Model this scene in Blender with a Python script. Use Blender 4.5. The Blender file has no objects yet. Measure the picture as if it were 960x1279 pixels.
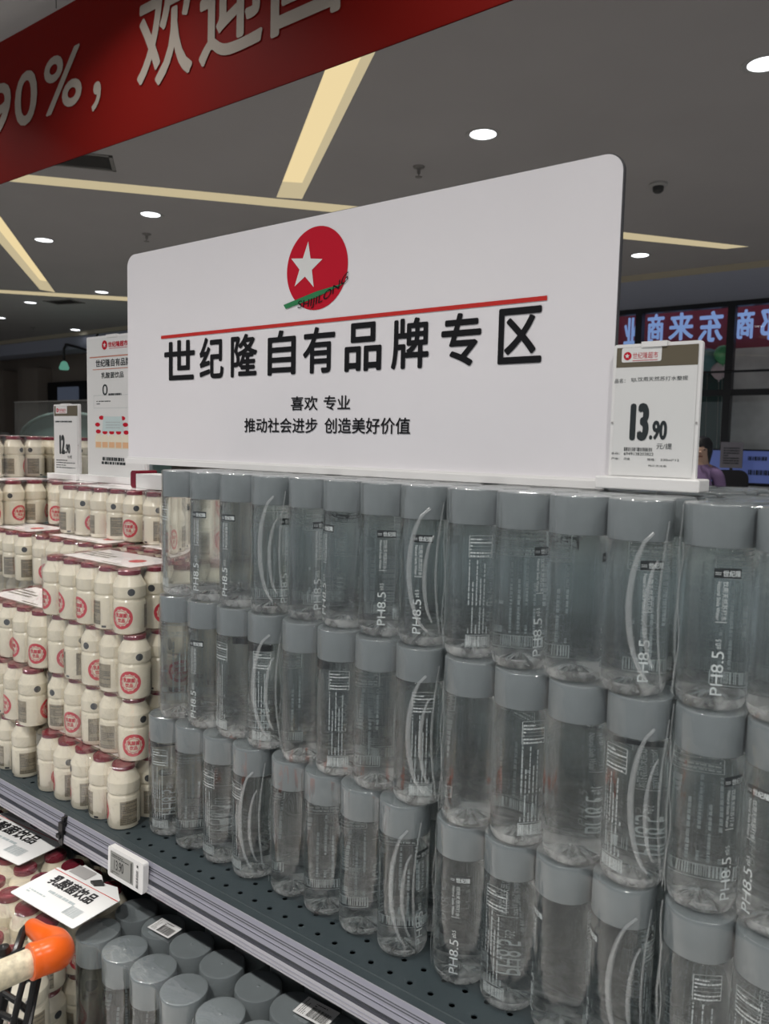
import bpy, bmesh, math, random
from mathutils import Vector, Matrix, noise
random.seed(7)
PI = math.pi
S = bpy.context.scene
COL = S.collection

# ------------------------------------------------------------------ camera, world, lights, exposure
FPX = 972.05                                  # focal length in pixels of the 960 x 1279 frame
CAM = Vector((0.94120, -0.69278, 0.04520))
YAW, PITCH, ROLL = -0.646825, -0.087719, 0.022268
fw = Vector((math.sin(YAW)*math.cos(PITCH), math.cos(YAW)*math.cos(PITCH), math.sin(PITCH)))
r0 = Vector((math.cos(YAW), -math.sin(YAW), 0)); u0 = r0.cross(fw)
rt = r0*math.cos(ROLL)+u0*math.sin(ROLL); up = -r0*math.sin(ROLL)+u0*math.cos(ROLL)
cd = bpy.data.cameras.new('camera'); cam = bpy.data.objects.new('camera', cd); COL.objects.link(cam)
M = Matrix((rt, up, -fw)).transposed().to_4x4(); M.translation = CAM
cam.matrix_world = M
cd.sensor_fit = 'HORIZONTAL'; cd.sensor_width = 36; cd.lens = 36*FPX/960
cd.clip_start = 0.05; cd.clip_end = 100
cd.dof.use_dof = True; cd.dof.focus_distance = 1.15; cd.dof.aperture_fstop = 14
S.camera = cam
S.view_settings.view_transform = 'Standard'; S.view_settings.look = 'None'
S.view_settings.exposure = 0.0; S.view_settings.gamma = 1.0; S.view_settings.use_curve_mapping = False
S.cycles.max_bounces = 18; S.cycles.transmission_bounces = 14; S.cycles.transparent_max_bounces = 32
S.cycles.use_denoising = True; S.cycles.sample_clamp_indirect = 6
S.cycles.blur_glossy = 0.5
wd = bpy.data.worlds.new('world'); S.world = wd; wd.use_nodes = True
bg = wd.node_tree.nodes['Background']; bg.inputs[0].default_value = (0.92, 0.96, 1.0, 1); bg.inputs[1].default_value = 0.34

def at_y(px, py, Y):                          # a point of the photograph on the plane y = Y
    d = fw+(px-480)/FPX*rt-(py-639.5)/FPX*up
    return CAM+d*((Y-CAM.y)/d.y)
def at_z(px, py, Z):
    d = fw+(px-480)/FPX*rt-(py-639.5)/FPX*up
    return CAM+d*((Z-CAM.z)/d.z)
CEIL = 1.6; FLOOR = -1.55; SHELF = -0.538

def lamp(x, y, z, e, size=0.14, spread=120, col=(1, 0.97, 0.93)):
    l = bpy.data.lights.new('lamp', 'AREA'); l.shape = 'DISK'; l.size = size; l.energy = e; l.color = col
    l.spread = math.radians(spread)
    o = bpy.data.objects.new('lamp', l); COL.objects.link(o); o.location = (x, y, z)
    return o
for x in (-2.4, -0.9, 0.35, 1.6, 2.9):
    lamp(x, -1.25, CEIL-0.012, 17)
for x in (-2.4, -1.1, 0.2, 1.5):
    lamp(x, 0.35, CEIL-0.012, 5.5)

# ------------------------------------------------------------------ materials
def mat(name, col, rough=0.5, metal=0.0, spec=0.5, emit=None, es=1.0, bump=0, bscale=50, vary=0, vscale=8, coat=0, alpha=None, sub=0):
    m = bpy.data.materials.new(name); m.use_nodes = True
    nt = m.node_tree; b = nt.nodes['Principled BSDF']
    b.inputs['Base Color'].default_value = (*col, 1); b.inputs['Roughness'].default_value = rough
    b.inputs['Metallic'].default_value = metal; b.inputs['Specular IOR Level'].default_value = spec
    b.inputs['Coat Weight'].default_value = coat
    if emit: b.inputs['Emission Color'].default_value = (*emit, 1); b.inputs['Emission Strength'].default_value = es
    if alpha is not None: b.inputs['Alpha'].default_value = alpha
    if bump or vary:
        tc = nt.nodes.new('ShaderNodeTexCoord')
    if bump:
        n = nt.nodes.new('ShaderNodeTexNoise'); n.inputs['Scale'].default_value = bscale; n.inputs['Detail'].default_value = 3
        nt.links.new(tc.outputs['Object'], n.inputs['Vector'])
        bp = nt.nodes.new('ShaderNodeBump'); bp.inputs['Strength'].default_value = bump; bp.inputs['Distance'].default_value = 0.002
        nt.links.new(n.outputs[0], bp.inputs['Height']); nt.links.new(bp.outputs[0], b.inputs['Normal'])
    if vary:
        n = nt.nodes.new('ShaderNodeTexNoise'); n.inputs['Scale'].default_value = vscale; n.inputs['Detail'].default_value = 4
        nt.links.new(tc.outputs['Object'], n.inputs['Vector'])
        rp = nt.nodes.new('ShaderNodeValToRGB')
        rp.color_ramp.elements[0].position = 0.3; rp.color_ramp.elements[1].position = 0.7
        rp.color_ramp.elements[0].color = (*[c*(1-vary) for c in col], 1); rp.color_ramp.elements[1].color = (*[min(1, c*(1+vary)) for c in col], 1)
        nt.links.new(n.outputs[0], rp.inputs[0]); nt.links.new(rp.outputs[0], b.inputs['Base Color'])
    return m
def flat(name, col, e=1.0):
    m = bpy.data.materials.new(name); m.use_nodes = True; nt = m.node_tree; nt.nodes.clear()
    em = nt.nodes.new('ShaderNodeEmission'); em.inputs[0].default_value = (*col, 1); em.inputs[1].default_value = e
    o = nt.nodes.new('ShaderNodeOutputMaterial'); nt.links.new(em.outputs[0], o.inputs[0]); return m
def film_mat(name, fac_face, fac_edge, rough, bump, bscale, white=0.0, stretch=(1, 1, 1)):
    m = bpy.data.materials.new(name); m.use_nodes = True; nt = m.node_tree; nt.nodes.clear(); N = nt.nodes.new; L = nt.links.new
    out = N('ShaderNodeOutputMaterial'); mix = N('ShaderNodeMixShader'); tr = N('ShaderNodeBsdfTransparent'); gl = N('ShaderNodeBsdfGlossy')
    gl.inputs['Roughness'].default_value = rough; gl.inputs[0].default_value = (1, 1, 1, 1)
    lw = N('ShaderNodeLayerWeight'); lw.inputs[0].default_value = 0.35
    mr = N('ShaderNodeMapRange'); mr.inputs[3].default_value = fac_face; mr.inputs[4].default_value = fac_edge
    L(lw.outputs['Facing'], mr.inputs[0]); L(mr.outputs[0], mix.inputs[0])
    tc = N('ShaderNodeTexCoord'); mp = N('ShaderNodeMapping'); mp.inputs['Scale'].default_value = stretch
    n = N('ShaderNodeTexNoise'); n.inputs['Scale'].default_value = bscale; n.inputs['Detail'].default_value = 3; n.inputs['Distortion'].default_value = 0.6
    L(tc.outputs['Object'], mp.inputs[0]); L(mp.outputs[0], n.inputs['Vector'])
    bp = N('ShaderNodeBump'); bp.inputs['Strength'].default_value = bump; bp.inputs['Distance'].default_value = 0.004
    L(n.outputs[0], bp.inputs['Height']); L(bp.outputs[0], gl.inputs['Normal']); L(bp.outputs[0], lw.inputs['Normal'])
    if white:
        df = N('ShaderNodeBsdfTranslucent'); df2 = N('ShaderNodeBsdfDiffuse'); a = N('ShaderNodeMixShader'); a.inputs[0].default_value = 0.5
        df.inputs[0].default_value = (0.9, 0.95, 0.95, 1); df2.inputs[0].default_value = (0.9, 0.95, 0.95, 1)
        L(df.outputs[0], a.inputs[1]); L(df2.outputs[0], a.inputs[2])
        b = N('ShaderNodeMixShader'); b.inputs[0].default_value = white; L(tr.outputs[0], b.inputs[1]); L(a.outputs[0], b.inputs[2]); L(b.outputs[0], mix.inputs[1])
    else: L(tr.outputs[0], mix.inputs[1])
    L(gl.outputs[0], mix.inputs[2]); L(mix.outputs[0], out.inputs[0]); return m
def water_mat():
    m = bpy.data.materials.new('clear_water_bottle'); m.use_nodes = True; nt = m.node_tree; nt.nodes.clear(); N = nt.nodes.new; L = nt.links.new
    out = N('ShaderNodeOutputMaterial'); mix = N('ShaderNodeMixShader'); mix.inputs[0].default_value = 0.22
    g = N('ShaderNodeBsdfGlass'); g.inputs['IOR'].default_value = 1.34; g.inputs['Roughness'].default_value = 0.0; g.inputs[0].default_value = (0.965, 0.985, 0.985, 1)
    t = N('ShaderNodeBsdfTransparent'); t.inputs[0].default_value = (0.985, 0.99, 0.99, 1)
    L(g.outputs[0], mix.inputs[1]); L(t.outputs[0], mix.inputs[2]); L(mix.outputs[0], out.inputs[0]); return m
MT = dict(
 ceiling=mat('painted_ceiling', (0.37, 0.352, 0.35), 0.9, bump=0.05, bscale=20, vary=0.03, vscale=1.5),
 floor=mat('grey_floor_tiles', (0.55, 0.54, 0.52), 0.3, vary=0.05, vscale=3),
 water=water_mat(), cap=mat('blue_grey_cap', (0.172, 0.196, 0.204), 0.33, bump=0.05, bscale=400, vary=0.04, vscale=60),
 ink=mat('pale_print', (0.62, 0.67, 0.67), 0.5), inkdark=mat('dark_print_box', (0.035, 0.042, 0.045), 0.5, spec=0.15), inkgrey=mat('grey_print', (0.42, 0.47, 0.48), 0.5),
 film=film_mat('shrink_film', 0.028, 0.42, 0.08, 0.65, 34, stretch=(1, 1, 0.3)),
 film_y=film_mat('shrink_film_yogurt', 0.10, 0.5, 0.12, 1.0, 42, stretch=(1, 1, 0.6)),
 film_top=film_mat('shrink_film_top', 0.04, 0.38, 0.08, 0.35, 30, white=0.015),
 seal=film_mat('film_seal', 0.08, 0.5, 0.25, 0.4, 40, white=0.16),
 milk=mat('cream_bottle', (0.80, 0.74, 0.59), 0.26, vary=0.03, vscale=40), foil=mat('red_foil_cap', (0.21, 0.012, 0.03), 0.25, metal=0.35, bump=0.2, bscale=300),
 red=mat('red_print', (0.62, 0.03, 0.05), 0.5), textgrey=mat('grey_text_print', (0.14, 0.12, 0.085), 0.6), blockgrey=mat('grey_label_block', (0.33, 0.28, 0.19), 0.5), black=mat('black_print', (0.012, 0.012, 0.014), 0.5),
 dot=mat('dark_dot_print', (0.035, 0.037, 0.04), 0.4), card=mat('white_card', (0.72, 0.72, 0.71), 0.5), pinkcard=mat('white_pack_card', (0.80, 0.76, 0.75), 0.45),
 board=mat('white_sign_board', (0.80, 0.775, 0.80), 0.35, vary=0.015, vscale=5), edge=mat('board_edge', (0.05, 0.05, 0.055), 0.5), base=mat('white_plastic', (0.80, 0.79, 0.78), 0.35),
 signred=mat('sign_red', (0.52, 0.010, 0.028), 0.5, spec=0.12), linered=mat('line_red', (0.55, 0.035, 0.03), 0.5, spec=0.12), green=mat('sign_green', (0.02, 0.20, 0.07), 0.4),
 signblack=mat('sign_black', (0.012, 0.012, 0.014), 0.5, spec=0.12), steel=mat('dark_teal_shelf_paint', (0.038, 0.052, 0.058), 0.45, bump=0.1, bscale=300, vary=0.05, vscale=20),
 hole=mat('near_black_under_shelf', (0.01, 0.01, 0.012), 0.8), rail=mat('grey_rail_plastic', (0.30, 0.30, 0.36), 0.3), raillight=mat('light_rail_plastic', (0.46, 0.45, 0.49), 0.3),
 raildark=mat('dark_rail_slot', (0.03, 0.034, 0.05), 0.4), black_plastic=mat('black_plastic', (0.008, 0.008, 0.009), 0.35),
 olive=mat('olive_brown_header', (0.115, 0.095, 0.06), 0.5), epaper=mat('grey_display', (0.30, 0.30, 0.28), 0.4),
 banner=mat('red_banner_fabric', (0.155, 0.006, 0.004), 0.6, spec=0.08, bump=0.1, bscale=6), bannertext=mat('banner_lettering', (0.33, 0.29, 0.25), 0.6, spec=0.1),
 warm=flat('warm_light_cove', (1.0, 0.80, 0.44), 0.85), covewash=flat('cove_side_light_wash', (0.88, 0.74, 0.46), 0.62),  # cove sides are no lamps: the strip light's wash is put in as glow
 lens=flat('lamp_lens', (0.92, 0.96, 1.0), 5.0), rim=mat('lamp_rim', (0.35, 0.34, 0.33), 0.5), ventgrey=mat('vent_grey', (0.20, 0.19, 0.18), 0.6), dark=mat('dark_metal', (0.03, 0.03, 0.03), 0.5),
 orange=mat('orange_plastic', (0.80, 0.12, 0.01), 0.28), beige=mat('cream_grip', (0.62, 0.55, 0.40), 0.45, vary=0.25, vscale=160), blackwire=mat('black_coated_wire', (0.012, 0.012, 0.012), 0.25),
 frame=mat('black_window_frame', (0.008, 0.009, 0.012), 0.4), wallbrown=mat('dark_brown_wall', (0.34, 0.29, 0.25), 0.8, vary=0.1, vscale=1),
 wallgrey=mat('grey_bulkhead', (0.36, 0.38, 0.46), 0.8), cream=mat('cream_trim', (0.45, 0.40, 0.30), 0.8),
 teal=mat('teal_canopy', (0.20, 0.31, 0.29), 0.5), concrete=mat('outdoor_concrete', (0.60, 0.62, 0.60), 0.8, vary=0.25, vscale=2.5),
)
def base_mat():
    m = bpy.data.materials.new('bottle_base_painted_caustics'); m.use_nodes = True; nt = m.node_tree; nt.nodes.clear(); N = nt.nodes.new; L = nt.links.new
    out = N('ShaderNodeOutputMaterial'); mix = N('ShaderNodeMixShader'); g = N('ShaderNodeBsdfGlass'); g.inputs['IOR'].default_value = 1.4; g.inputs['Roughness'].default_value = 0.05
    d = N('ShaderNodeBsdfDiffuse'); d.inputs[0].default_value = (0.92, 0.94, 0.93, 1); tl = N('ShaderNodeBsdfTranslucent'); tl.inputs[0].default_value = (0.92, 0.94, 0.93, 1); a = N('ShaderNodeMixShader')  # white diffuse share stands in for caustic light in the bottle base
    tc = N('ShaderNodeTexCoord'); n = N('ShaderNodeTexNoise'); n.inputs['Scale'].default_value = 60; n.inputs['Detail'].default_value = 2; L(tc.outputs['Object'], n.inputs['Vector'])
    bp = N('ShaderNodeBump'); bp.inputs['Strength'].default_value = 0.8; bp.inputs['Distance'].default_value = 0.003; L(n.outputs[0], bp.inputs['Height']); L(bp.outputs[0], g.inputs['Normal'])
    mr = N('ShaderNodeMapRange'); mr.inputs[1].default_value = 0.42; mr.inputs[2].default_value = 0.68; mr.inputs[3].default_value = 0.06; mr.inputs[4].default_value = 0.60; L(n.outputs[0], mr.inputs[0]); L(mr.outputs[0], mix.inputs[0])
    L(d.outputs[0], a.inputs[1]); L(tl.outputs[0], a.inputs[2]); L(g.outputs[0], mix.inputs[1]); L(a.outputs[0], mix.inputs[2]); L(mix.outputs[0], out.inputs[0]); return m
def glass_mat():
    m = film_mat('window_glass', 0.02, 0.2, 0.0, 0.0, 1); return m
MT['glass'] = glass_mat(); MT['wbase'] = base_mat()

# ------------------------------------------------------------------ helpers
def link(name, me, m=None, parent=None, mats=None):
    o = bpy.data.objects.new(name, me)
    if mats:
        for k in mats: me.materials.append(MT[k])
    elif m: me.materials.append(MT[m])
    COL.objects.link(o)
    if parent: o.parent = parent
    return o
def tag(o, label, cat, group=None):
    o['label'] = label; o['category'] = cat
    if group: o['group'] = group
    return o
def empty(name, loc, rz=0, label=None, cat=None, group=None):
    o = bpy.data.objects.new(name, None); COL.objects.link(o); o.location = loc; o.rotation_euler = (0, 0, rz); o.empty_display_size = 0.02
    if label: tag(o, label, cat, group)
    return o
def structure(o): o['kind'] = 'structure'; return o
class G:                                      # collects shapes into one mesh
    def __init__(s): s.v = []; s.f = []; s.mi = []; s.sm = []
    def add(s, vs, fs, mi=0, sm=False):
        n = len(s.v); s.v += [tuple(v) for v in vs]; s.f += [tuple(i+n for i in f) for f in fs]; s.mi += [mi]*len(fs); s.sm += [sm]*len(fs)
    def box(s, a, b, mi=0):
        x0, y0, z0 = a; x1, y1, z1 = b
        s.add([(x0,y0,z0),(x1,y0,z0),(x1,y1,z0),(x0,y1,z0),(x0,y0,z1),(x1,y0,z1),(x1,y1,z1),(x0,y1,z1)],
              [(0,3,2,1),(4,5,6,7),(0,1,5,4),(1,2,6,5),(2,3,7,6),(3,0,4,7)], mi)
    def lathe(s, prof, n=32, mi=0, c=(0, 0, 0), cap0=True, cap1=True, wob=None):
        vs = []; fs = []
        for (r, z) in prof:
            for k in range(n):
                a = 2*PI*k/n; vs.append((c[0]+r*math.cos(a), c[1]+r*math.sin(a), c[2]+z+(wob(a, r) if wob else 0)))
        for i in range(len(prof)-1):
            for k in range(n):
                fs.append((i*n+k, i*n+(k+1) % n, (i+1)*n+(k+1) % n, (i+1)*n+k))
        if cap0: fs.append(tuple(range(n-1, -1, -1)))
        if cap1: fs.append(tuple((len(prof)-1)*n+k for k in range(n)))
        s.add(vs, fs, mi, True)
    def tube(s, pts, r, n=10, mi=0):
        pts = [Vector(p) for p in pts]; vs = []; fs = []; prev = None
        for i, p in enumerate(pts):
            t = (pts[min(i+1, len(pts)-1)]-pts[max(i-1, 0)]).normalized()
            if prev is None: a = t.orthogonal().normalized()
            else: a = (prev-t*prev.dot(t)).normalized()
            prev = a; b = t.cross(a); rr = r[i] if isinstance(r, (list, tuple)) else r
            for k in range(n):
                q = 2*PI*k/n; vs.append(p+a*math.cos(q)*rr+b*math.sin(q)*rr)
        for i in range(len(pts)-1):
            for k in range(n): fs.append((i*n+k, i*n+(k+1) % n, (i+1)*n+(k+1) % n, (i+1)*n+k))
        fs.append(tuple(range(n-1, -1, -1))); fs.append(tuple((len(pts)-1)*n+k for k in range(n)))
        s.add(vs, fs, mi, True)
    def slab(s, pts, d, mi=0):                # polygon pts extruded by vector d
        pts = [Vector(p) for p in pts]; n = len(pts); d = Vector(d)
        s.add(pts+[p+d for p in pts], [tuple(range(n)), tuple(range(2*n-1, n-1, -1))]+[(i, i+n, (i+1) % n+n, (i+1) % n) for i in range(n)], mi)
    def mesh(s, name, fix=True, sharp=0.7):
        me = bpy.data.meshes.new(name); me.from_pydata(s.v, [], s.f)
        me.polygons.foreach_set('material_index', s.mi); me.polygons.foreach_set('use_smooth', s.sm)
        if fix:
            bm = bmesh.new(); bm.from_mesh(me); bmesh.ops.recalc_face_normals(bm, faces=bm.faces)
            for e in bm.edges:
                if len(e.link_faces) == 2 and e.calc_face_angle(0) > sharp: e.smooth = False
            bm.to_mesh(me); bm.free()
        me.update(); return me
    def obj(s, name, m=None, parent=None, mats=None, fix=True): return link(name, s.mesh(name, fix), m, parent, mats)
    def map(s, fn): s.v = [tuple(fn(*v)) for v in s.v]; return s
def arc(r, a0, a1, n): return [(r*math.cos(a0+(a1-a0)*i/n), r*math.sin(a0+(a1-a0)*i/n)) for i in range(n+1)]
def rrect(x0, y0, x1, y1, r, n=6, corners=(1, 1, 1, 1)):   # bl br tr tl
    out = []
    for (cx, cy, a, k) in ((x0, y0, PI, 0), (x1, y0, 1.5*PI, 1), (x1, y1, 0, 2), (x0, y1, 0.5*PI, 3)):
        if corners[k]:
            ox = cx+(r if cx == x0 else -r); oy = cy+(r if cy == y0 else -r)
            out += [(ox+p[0], oy+p[1]) for p in arc(r, a, a+PI/2, n)]
        else: out.append((cx, cy))
    return out
_T = {}
def text2d(t, bold=0.0, shear=0.0):
    k = (t, bold, shear)
    if k not in _T:
        c = bpy.data.curves.new('t', 'FONT'); c.body = t; c.offset = bold; c.shear = shear; c.resolution_u = 4
        o = bpy.data.objects.new('t', c); COL.objects.link(o); me = bpy.data.meshes.new_from_object(o)
        vs = [(v.co.x, v.co.y) for v in me.vertices]; fs = [tuple(p.vertices) for p in me.polygons]
        bpy.data.objects.remove(o); bpy.data.curves.remove(c); bpy.data.meshes.remove(me)
        x0 = min(v[0] for v in vs); x1 = max(v[0] for v in vs); y0 = min(v[1] for v in vs); y1 = max(v[1] for v in vs)
        _T[k] = ([((x-x0)/(x1-x0), (y-y0)/(y1-y0)) for x, y in vs], fs)
    return _T[k]
class Flat(G):                                # flat print in (u, v) coordinates, mapped onto a plane later
    def text(s, t, u0, v0, u1, v1, bold=0.0, mi=0, w=0, turn=0, shear=0, heavy=0.0):
        if heavy:                             # heavier strokes: the same glyph overlaid with small shifts
            h = heavy*abs(v1-v0); sg = 1 if u1 > u0 else -1
            for k in range(9):
                a = 2*PI*k/8; dx, dy = (h*math.cos(a), h*math.sin(a)) if k < 8 else (0, 0)
                s.text(t, u0+h*sg+dx, v0+h+dy, u1-h*sg+dx, v1-h+dy, 0, mi, w+k*0.00001, turn, shear)
            return
        vs, fs = text2d(t, 0.0, shear)
        if turn == 0: P = [(u0+(u1-u0)*x, v0+(v1-v0)*y, w) for x, y in vs]
        elif turn == 1: P = [(u0+(u1-u0)*(1-y), v0+(v1-v0)*x, w) for x, y in vs]     # reads upward
        else: P = [(u0+(u1-u0)*y, v0+(v1-v0)*(1-x), w) for x, y in vs]               # reads downward
        s.add(P, fs, mi)
    def rect(s, u0, v0, u1, v1, mi=0, w=0): s.add([(u0, v0, w), (u1, v0, w), (u1, v1, w), (u0, v1, w)], [(0, 1, 2, 3)], mi)
    def poly(s, pts, mi=0, w=0): s.add([(p[0], p[1], w) for p in pts], [tuple(range(len(pts)))], mi)
    def disc(s, u, v, ru, rv=None, mi=0, w=0, n=40):
        rv = rv or ru; s.poly([(u+ru*math.cos(2*PI*k/n), v+rv*math.sin(2*PI*k/n)) for k in range(n)], mi, w)
    def star(s, u, v, r, rot=0, mi=0, w=0, sx=1):
        P = [(u+sx*(r if k % 2 == 0 else r*0.40)*math.sin(PI*k/5+rot), v+(r if k % 2 == 0 else r*0.40)*math.cos(PI*k/5+rot)) for k in range(10)]
        s.add([(p[0], p[1], w) for p in P]+[(u, v, w)], [(10, k, (k+1) % 10) for k in range(10)], mi)
    def frame(s, u0, v0, u1, v1, t, mi=0, w=0):
        s.rect(u0, v0, u1, v0+t, mi, w); s.rect(u0, v1-t, u1, v1, mi, w); s.rect(u0, v0, u0+t, v1, mi, w); s.rect(u1-t, v0, u1, v1, mi, w)
    def barcode(s, u0, v0, u1, v1, mi=0, w=0, vert=False):
        R = random.Random(5); x = 0.0
        while x < 1:
            d = R.choice((0.012, 0.02, 0.03)); 
            if vert: s.rect(u0, v0+(v1-v0)*x, u1, v0+(v1-v0)*min(1, x+d), mi, w)
            else: s.rect(u0+(u1-u0)*x, v0, u0+(u1-u0)*min(1, x+d), v1, mi, w)
            x += d+R.choice((0.012, 0.02, 0.03))
    def lines(s, u0, v0, u1, v1, n, mi=0, w=0, fill=0.45, seed=1, vert=False):       # rows of tiny unreadable print
        R = random.Random(seed)
        for i in range(n):
            a = 0
            while a < 1:
                l = R.uniform(0.03, 0.12)
                if vert: s.rect(u0+(u1-u0)*i/n, v0+(v1-v0)*a, u0+(u1-u0)*(i+fill)/n, v0+(v1-v0)*min(1, a+l), mi, w)
                else: s.rect(u0+(u1-u0)*a, v0+(v1-v0)*i/n, u0+(u1-u0)*min(1, a+l), v0+(v1-v0)*(i+fill)/n, mi, w)
                a += l+R.uniform(0.01, 0.04)
                if R.random() < 0.06: break
    def wrap(s, R, a0=0.0):                   # u along the girth (radians*R), v up
        return s.map(lambda u, v, w: ((R+w)*math.sin(u/R+a0), -(R+w)*math.cos(u/R+a0), v))
    def plane(s, O, U, V):
        O = Vector(O); U = Vector(U).normalized(); V = Vector(V).normalized(); Nn = U.cross(V)
        return s.map(lambda u, v, w: O+U*u+V*v+Nn*w)
def copy_tree(o, parent=None):
    c = o.copy(); COL.objects.link(c)
    if parent: c.parent = parent
    for ch in o.children: copy_tree(ch, c)
    return c

# ------------------------------------------------------------------ room shell
def ceiling():
    loops = {}
    Z = CEIL
    P = lambda *a: [at_z(x, y, Z) for x, y in a]
    a, b = at_z(470, 62, Z), at_z(345, 246.5, Z); c, d = at_z(408, 82, Z), at_z(377, 248.5, Z)
    e1 = (a-d).normalized(); e2 = (c-b).normalized()
    s1 = [b, d, d+(a-d)*2.2, b+(c-b)*2.2]
    s2 = P((22, 217), (448, 258), (415, 265), (0, 225.5)); s2 = [s2[0]+(s2[0]-s2[1])*1.2, s2[1], s2[2], s2[3]+(s2[3]-s2[2])*1.2]
    s3 = P((0, 270), (69, 365.2), (50, 361.8), (0, 304)); s3 = [s3[0]+(s3[0]-s3[1])*0.1, s3[1], s3[2], s3[3]+(s3[3]-s3[2])*0.1]
    s4 = P((0, 362), (160, 371), (160, 376), (0, 366)); s4 = [s4[0]+(s4[0]-s4[1])*1.0, s4[1]+(s4[1]-s4[0])*0.35, s4[2]+(s4[2]-s4[3])*0.35, s4[3]+(s4[3]-s4[2])*1.0]
    s5 = P((779, 290), (935, 308), (905, 311), (779, 298.5)); s5 = [s5[0]+(s5[0]-s5[1])*0.5, s5[1], s5[2], s5[3]+(s5[3]-s5[2])*0.5]
    slots = [s1, s2, s3, s4, s5]
    bm = bmesh.new(); edges = []
    for L in [[Vector((-16, -3.2, Z)), Vector((4.2, -3.2, Z)), Vector((4.2, 7.8, Z)), Vector((-16, 7.8, Z))]]+slots:
        vs = [bm.verts.new((p.x, p.y, Z)) for p in L]
        edges += [bm.edges.new((vs[i], vs[(i+1) % len(vs)])) for i in range(len(vs))]
    bmesh.ops.triangle_fill(bm, edges=edges, use_beauty=True)
    me = bpy.data.meshes.new('ceiling'); bm.to_mesh(me); bm.free()
    co = structure(link('ceiling', me, 'ceiling'))
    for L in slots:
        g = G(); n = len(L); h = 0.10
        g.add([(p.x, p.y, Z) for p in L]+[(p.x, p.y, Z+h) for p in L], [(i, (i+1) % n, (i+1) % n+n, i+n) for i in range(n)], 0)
        tr = g.obj('cove_recess', 'covewash', co)
        g = G(); g.add([(p.x, p.y, Z+h) for p in L], [tuple(range(n))], 0)
        g.obj('cove_light_panel', 'warm', co)
    return co
CEILING = ceiling()
g = G(); g.box((-16, -3.2, FLOOR-0.1), (4.2, 7.8, FLOOR)); structure(g.obj('floor', 'floor'))

def downlight(px, py, where):
    p = at_z(px, py, CEIL); t = empty('downlight', (p.x, p.y, CEIL), 0, 'round recessed downlight in the grey ceiling, ' + where, 'light', 'recessed ceiling downlights')
    g = G(); g.lathe([(0.068, -0.002), (0.086, -0.004), (0.090, 0.0), (0.068, 0.0)], 32, cap0=False, cap1=False); g.obj('rim', 'rim', t)
    g = G(); g.lathe([(0.068, -0.002), (0.060, 0.03), (0.03, 0.045)], 28, cap0=False, cap1=True); g.obj('reflector', 'rim', t)
    g = G()
    g.lathe([(0.066, 0.000), (0.066, 0.003)], 28); g.obj('lamp_lens', 'lens', t)
    if p.y < 5.7 and p.x > -9: lamp(p.x, p.y, CEIL-0.006, 11, 0.12)
    return t
downlight(603, 168, 'above the middle of the big white sign'); downlight(188, 268, 'left of the star logo beside a sprinkler')
downlight(55, 300, 'beside the left diagonal light slot'); downlight(38, 378, 'leftmost, just under the thin light slot')
downlight(127, 365, 'touching the thin light slot left of the sign'); downlight(799, 319, 'small one right of the sign near the windows')
downlight(955, 80, 'cut by the right edge of the photo'); downlight(94, 412, 'farthest, above the left poster'); downlight(0, 397, 'far, cut by the left edge of the photo')
def sprinkler(px, py, where, r=0.018):
    p = at_z(px, py, CEIL); t = empty('sprinkler', (p.x, p.y, CEIL), 0, 'small dark ceiling sprinkler, ' + where, 'sprinkler', 'ceiling sprinklers')
    g = G(); g.lathe([(0.035, 0), (0.03, -0.008), (r*0.6, -0.012), (r*0.5, -0.04)], 16); g.obj('body', 'ventgrey', t)
    g = G(); g.lathe([(0.003, -0.04), (0.003, -0.055), (0.02, -0.056), (0.02, -0.059)], 14); g.obj('deflector', 'ventgrey', t)
sprinkler(523, 208, 'above the middle of the sign'); sprinkler(183, 292, 'under the downlight left of the logo'); sprinkler(41, 409, 'far left near the bulkhead')
p = at_z(822, 229, CEIL); t = empty('smoke_detector', (p.x, p.y, CEIL), 0, 'dark smoke detector on the ceiling right of the sign', 'detector')
g = G(); g.lathe([(0.05, 0), (0.05, -0.012), (0.035, -0.02)], 20); g.obj('base', 'rim', t)
g = G(); g.lathe([(0.032, -0.02), (0.03, -0.045), (0.018, -0.055)], 18); g.obj('sensor', 'dark', t)
def vent(p, w, d, rz, label):
    t = empty('ceiling_vent', (p.x, p.y, CEIL), rz, label, 'vent', 'ceiling vents')
    g = G()
    for a, b in (((-w, -d), (w, -d+0.02)), ((-w, d-0.02), (w, d)), ((-w, -d), (-w+0.02, d)), ((w-0.02, -d), (w, d))): g.box((*a, -0.006), (*b, 0.0))
    g.obj('frame', 'ventgrey', t); g = G(); g.box((-w+0.02, -d+0.02, -0.001), (w-0.02, d-0.02, 0)); g.obj('backing', 'dark', t)
    n = 8
    for i in range(n):
        y = -d+0.03+(2*d-0.06)*(i+0.5)/n; g = G(); g.slab([(-w+0.02, y-0.008, -0.005), (w-0.02, y-0.008, -0.005), (w-0.02, y+0.008, -0.001), (-w+0.02, y+0.008, -0.001)], (0, 0, -0.001)); g.obj('slat', 'ventgrey', t)
vent(at_z(103, 200, CEIL), 0.17, 0.13, 0.9, 'dark square air vent beside the red banner'); vent(at_z(80, 377, CEIL), 0.2, 0.12, 0.3, 'small dark air vent between two far downlights')

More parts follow.
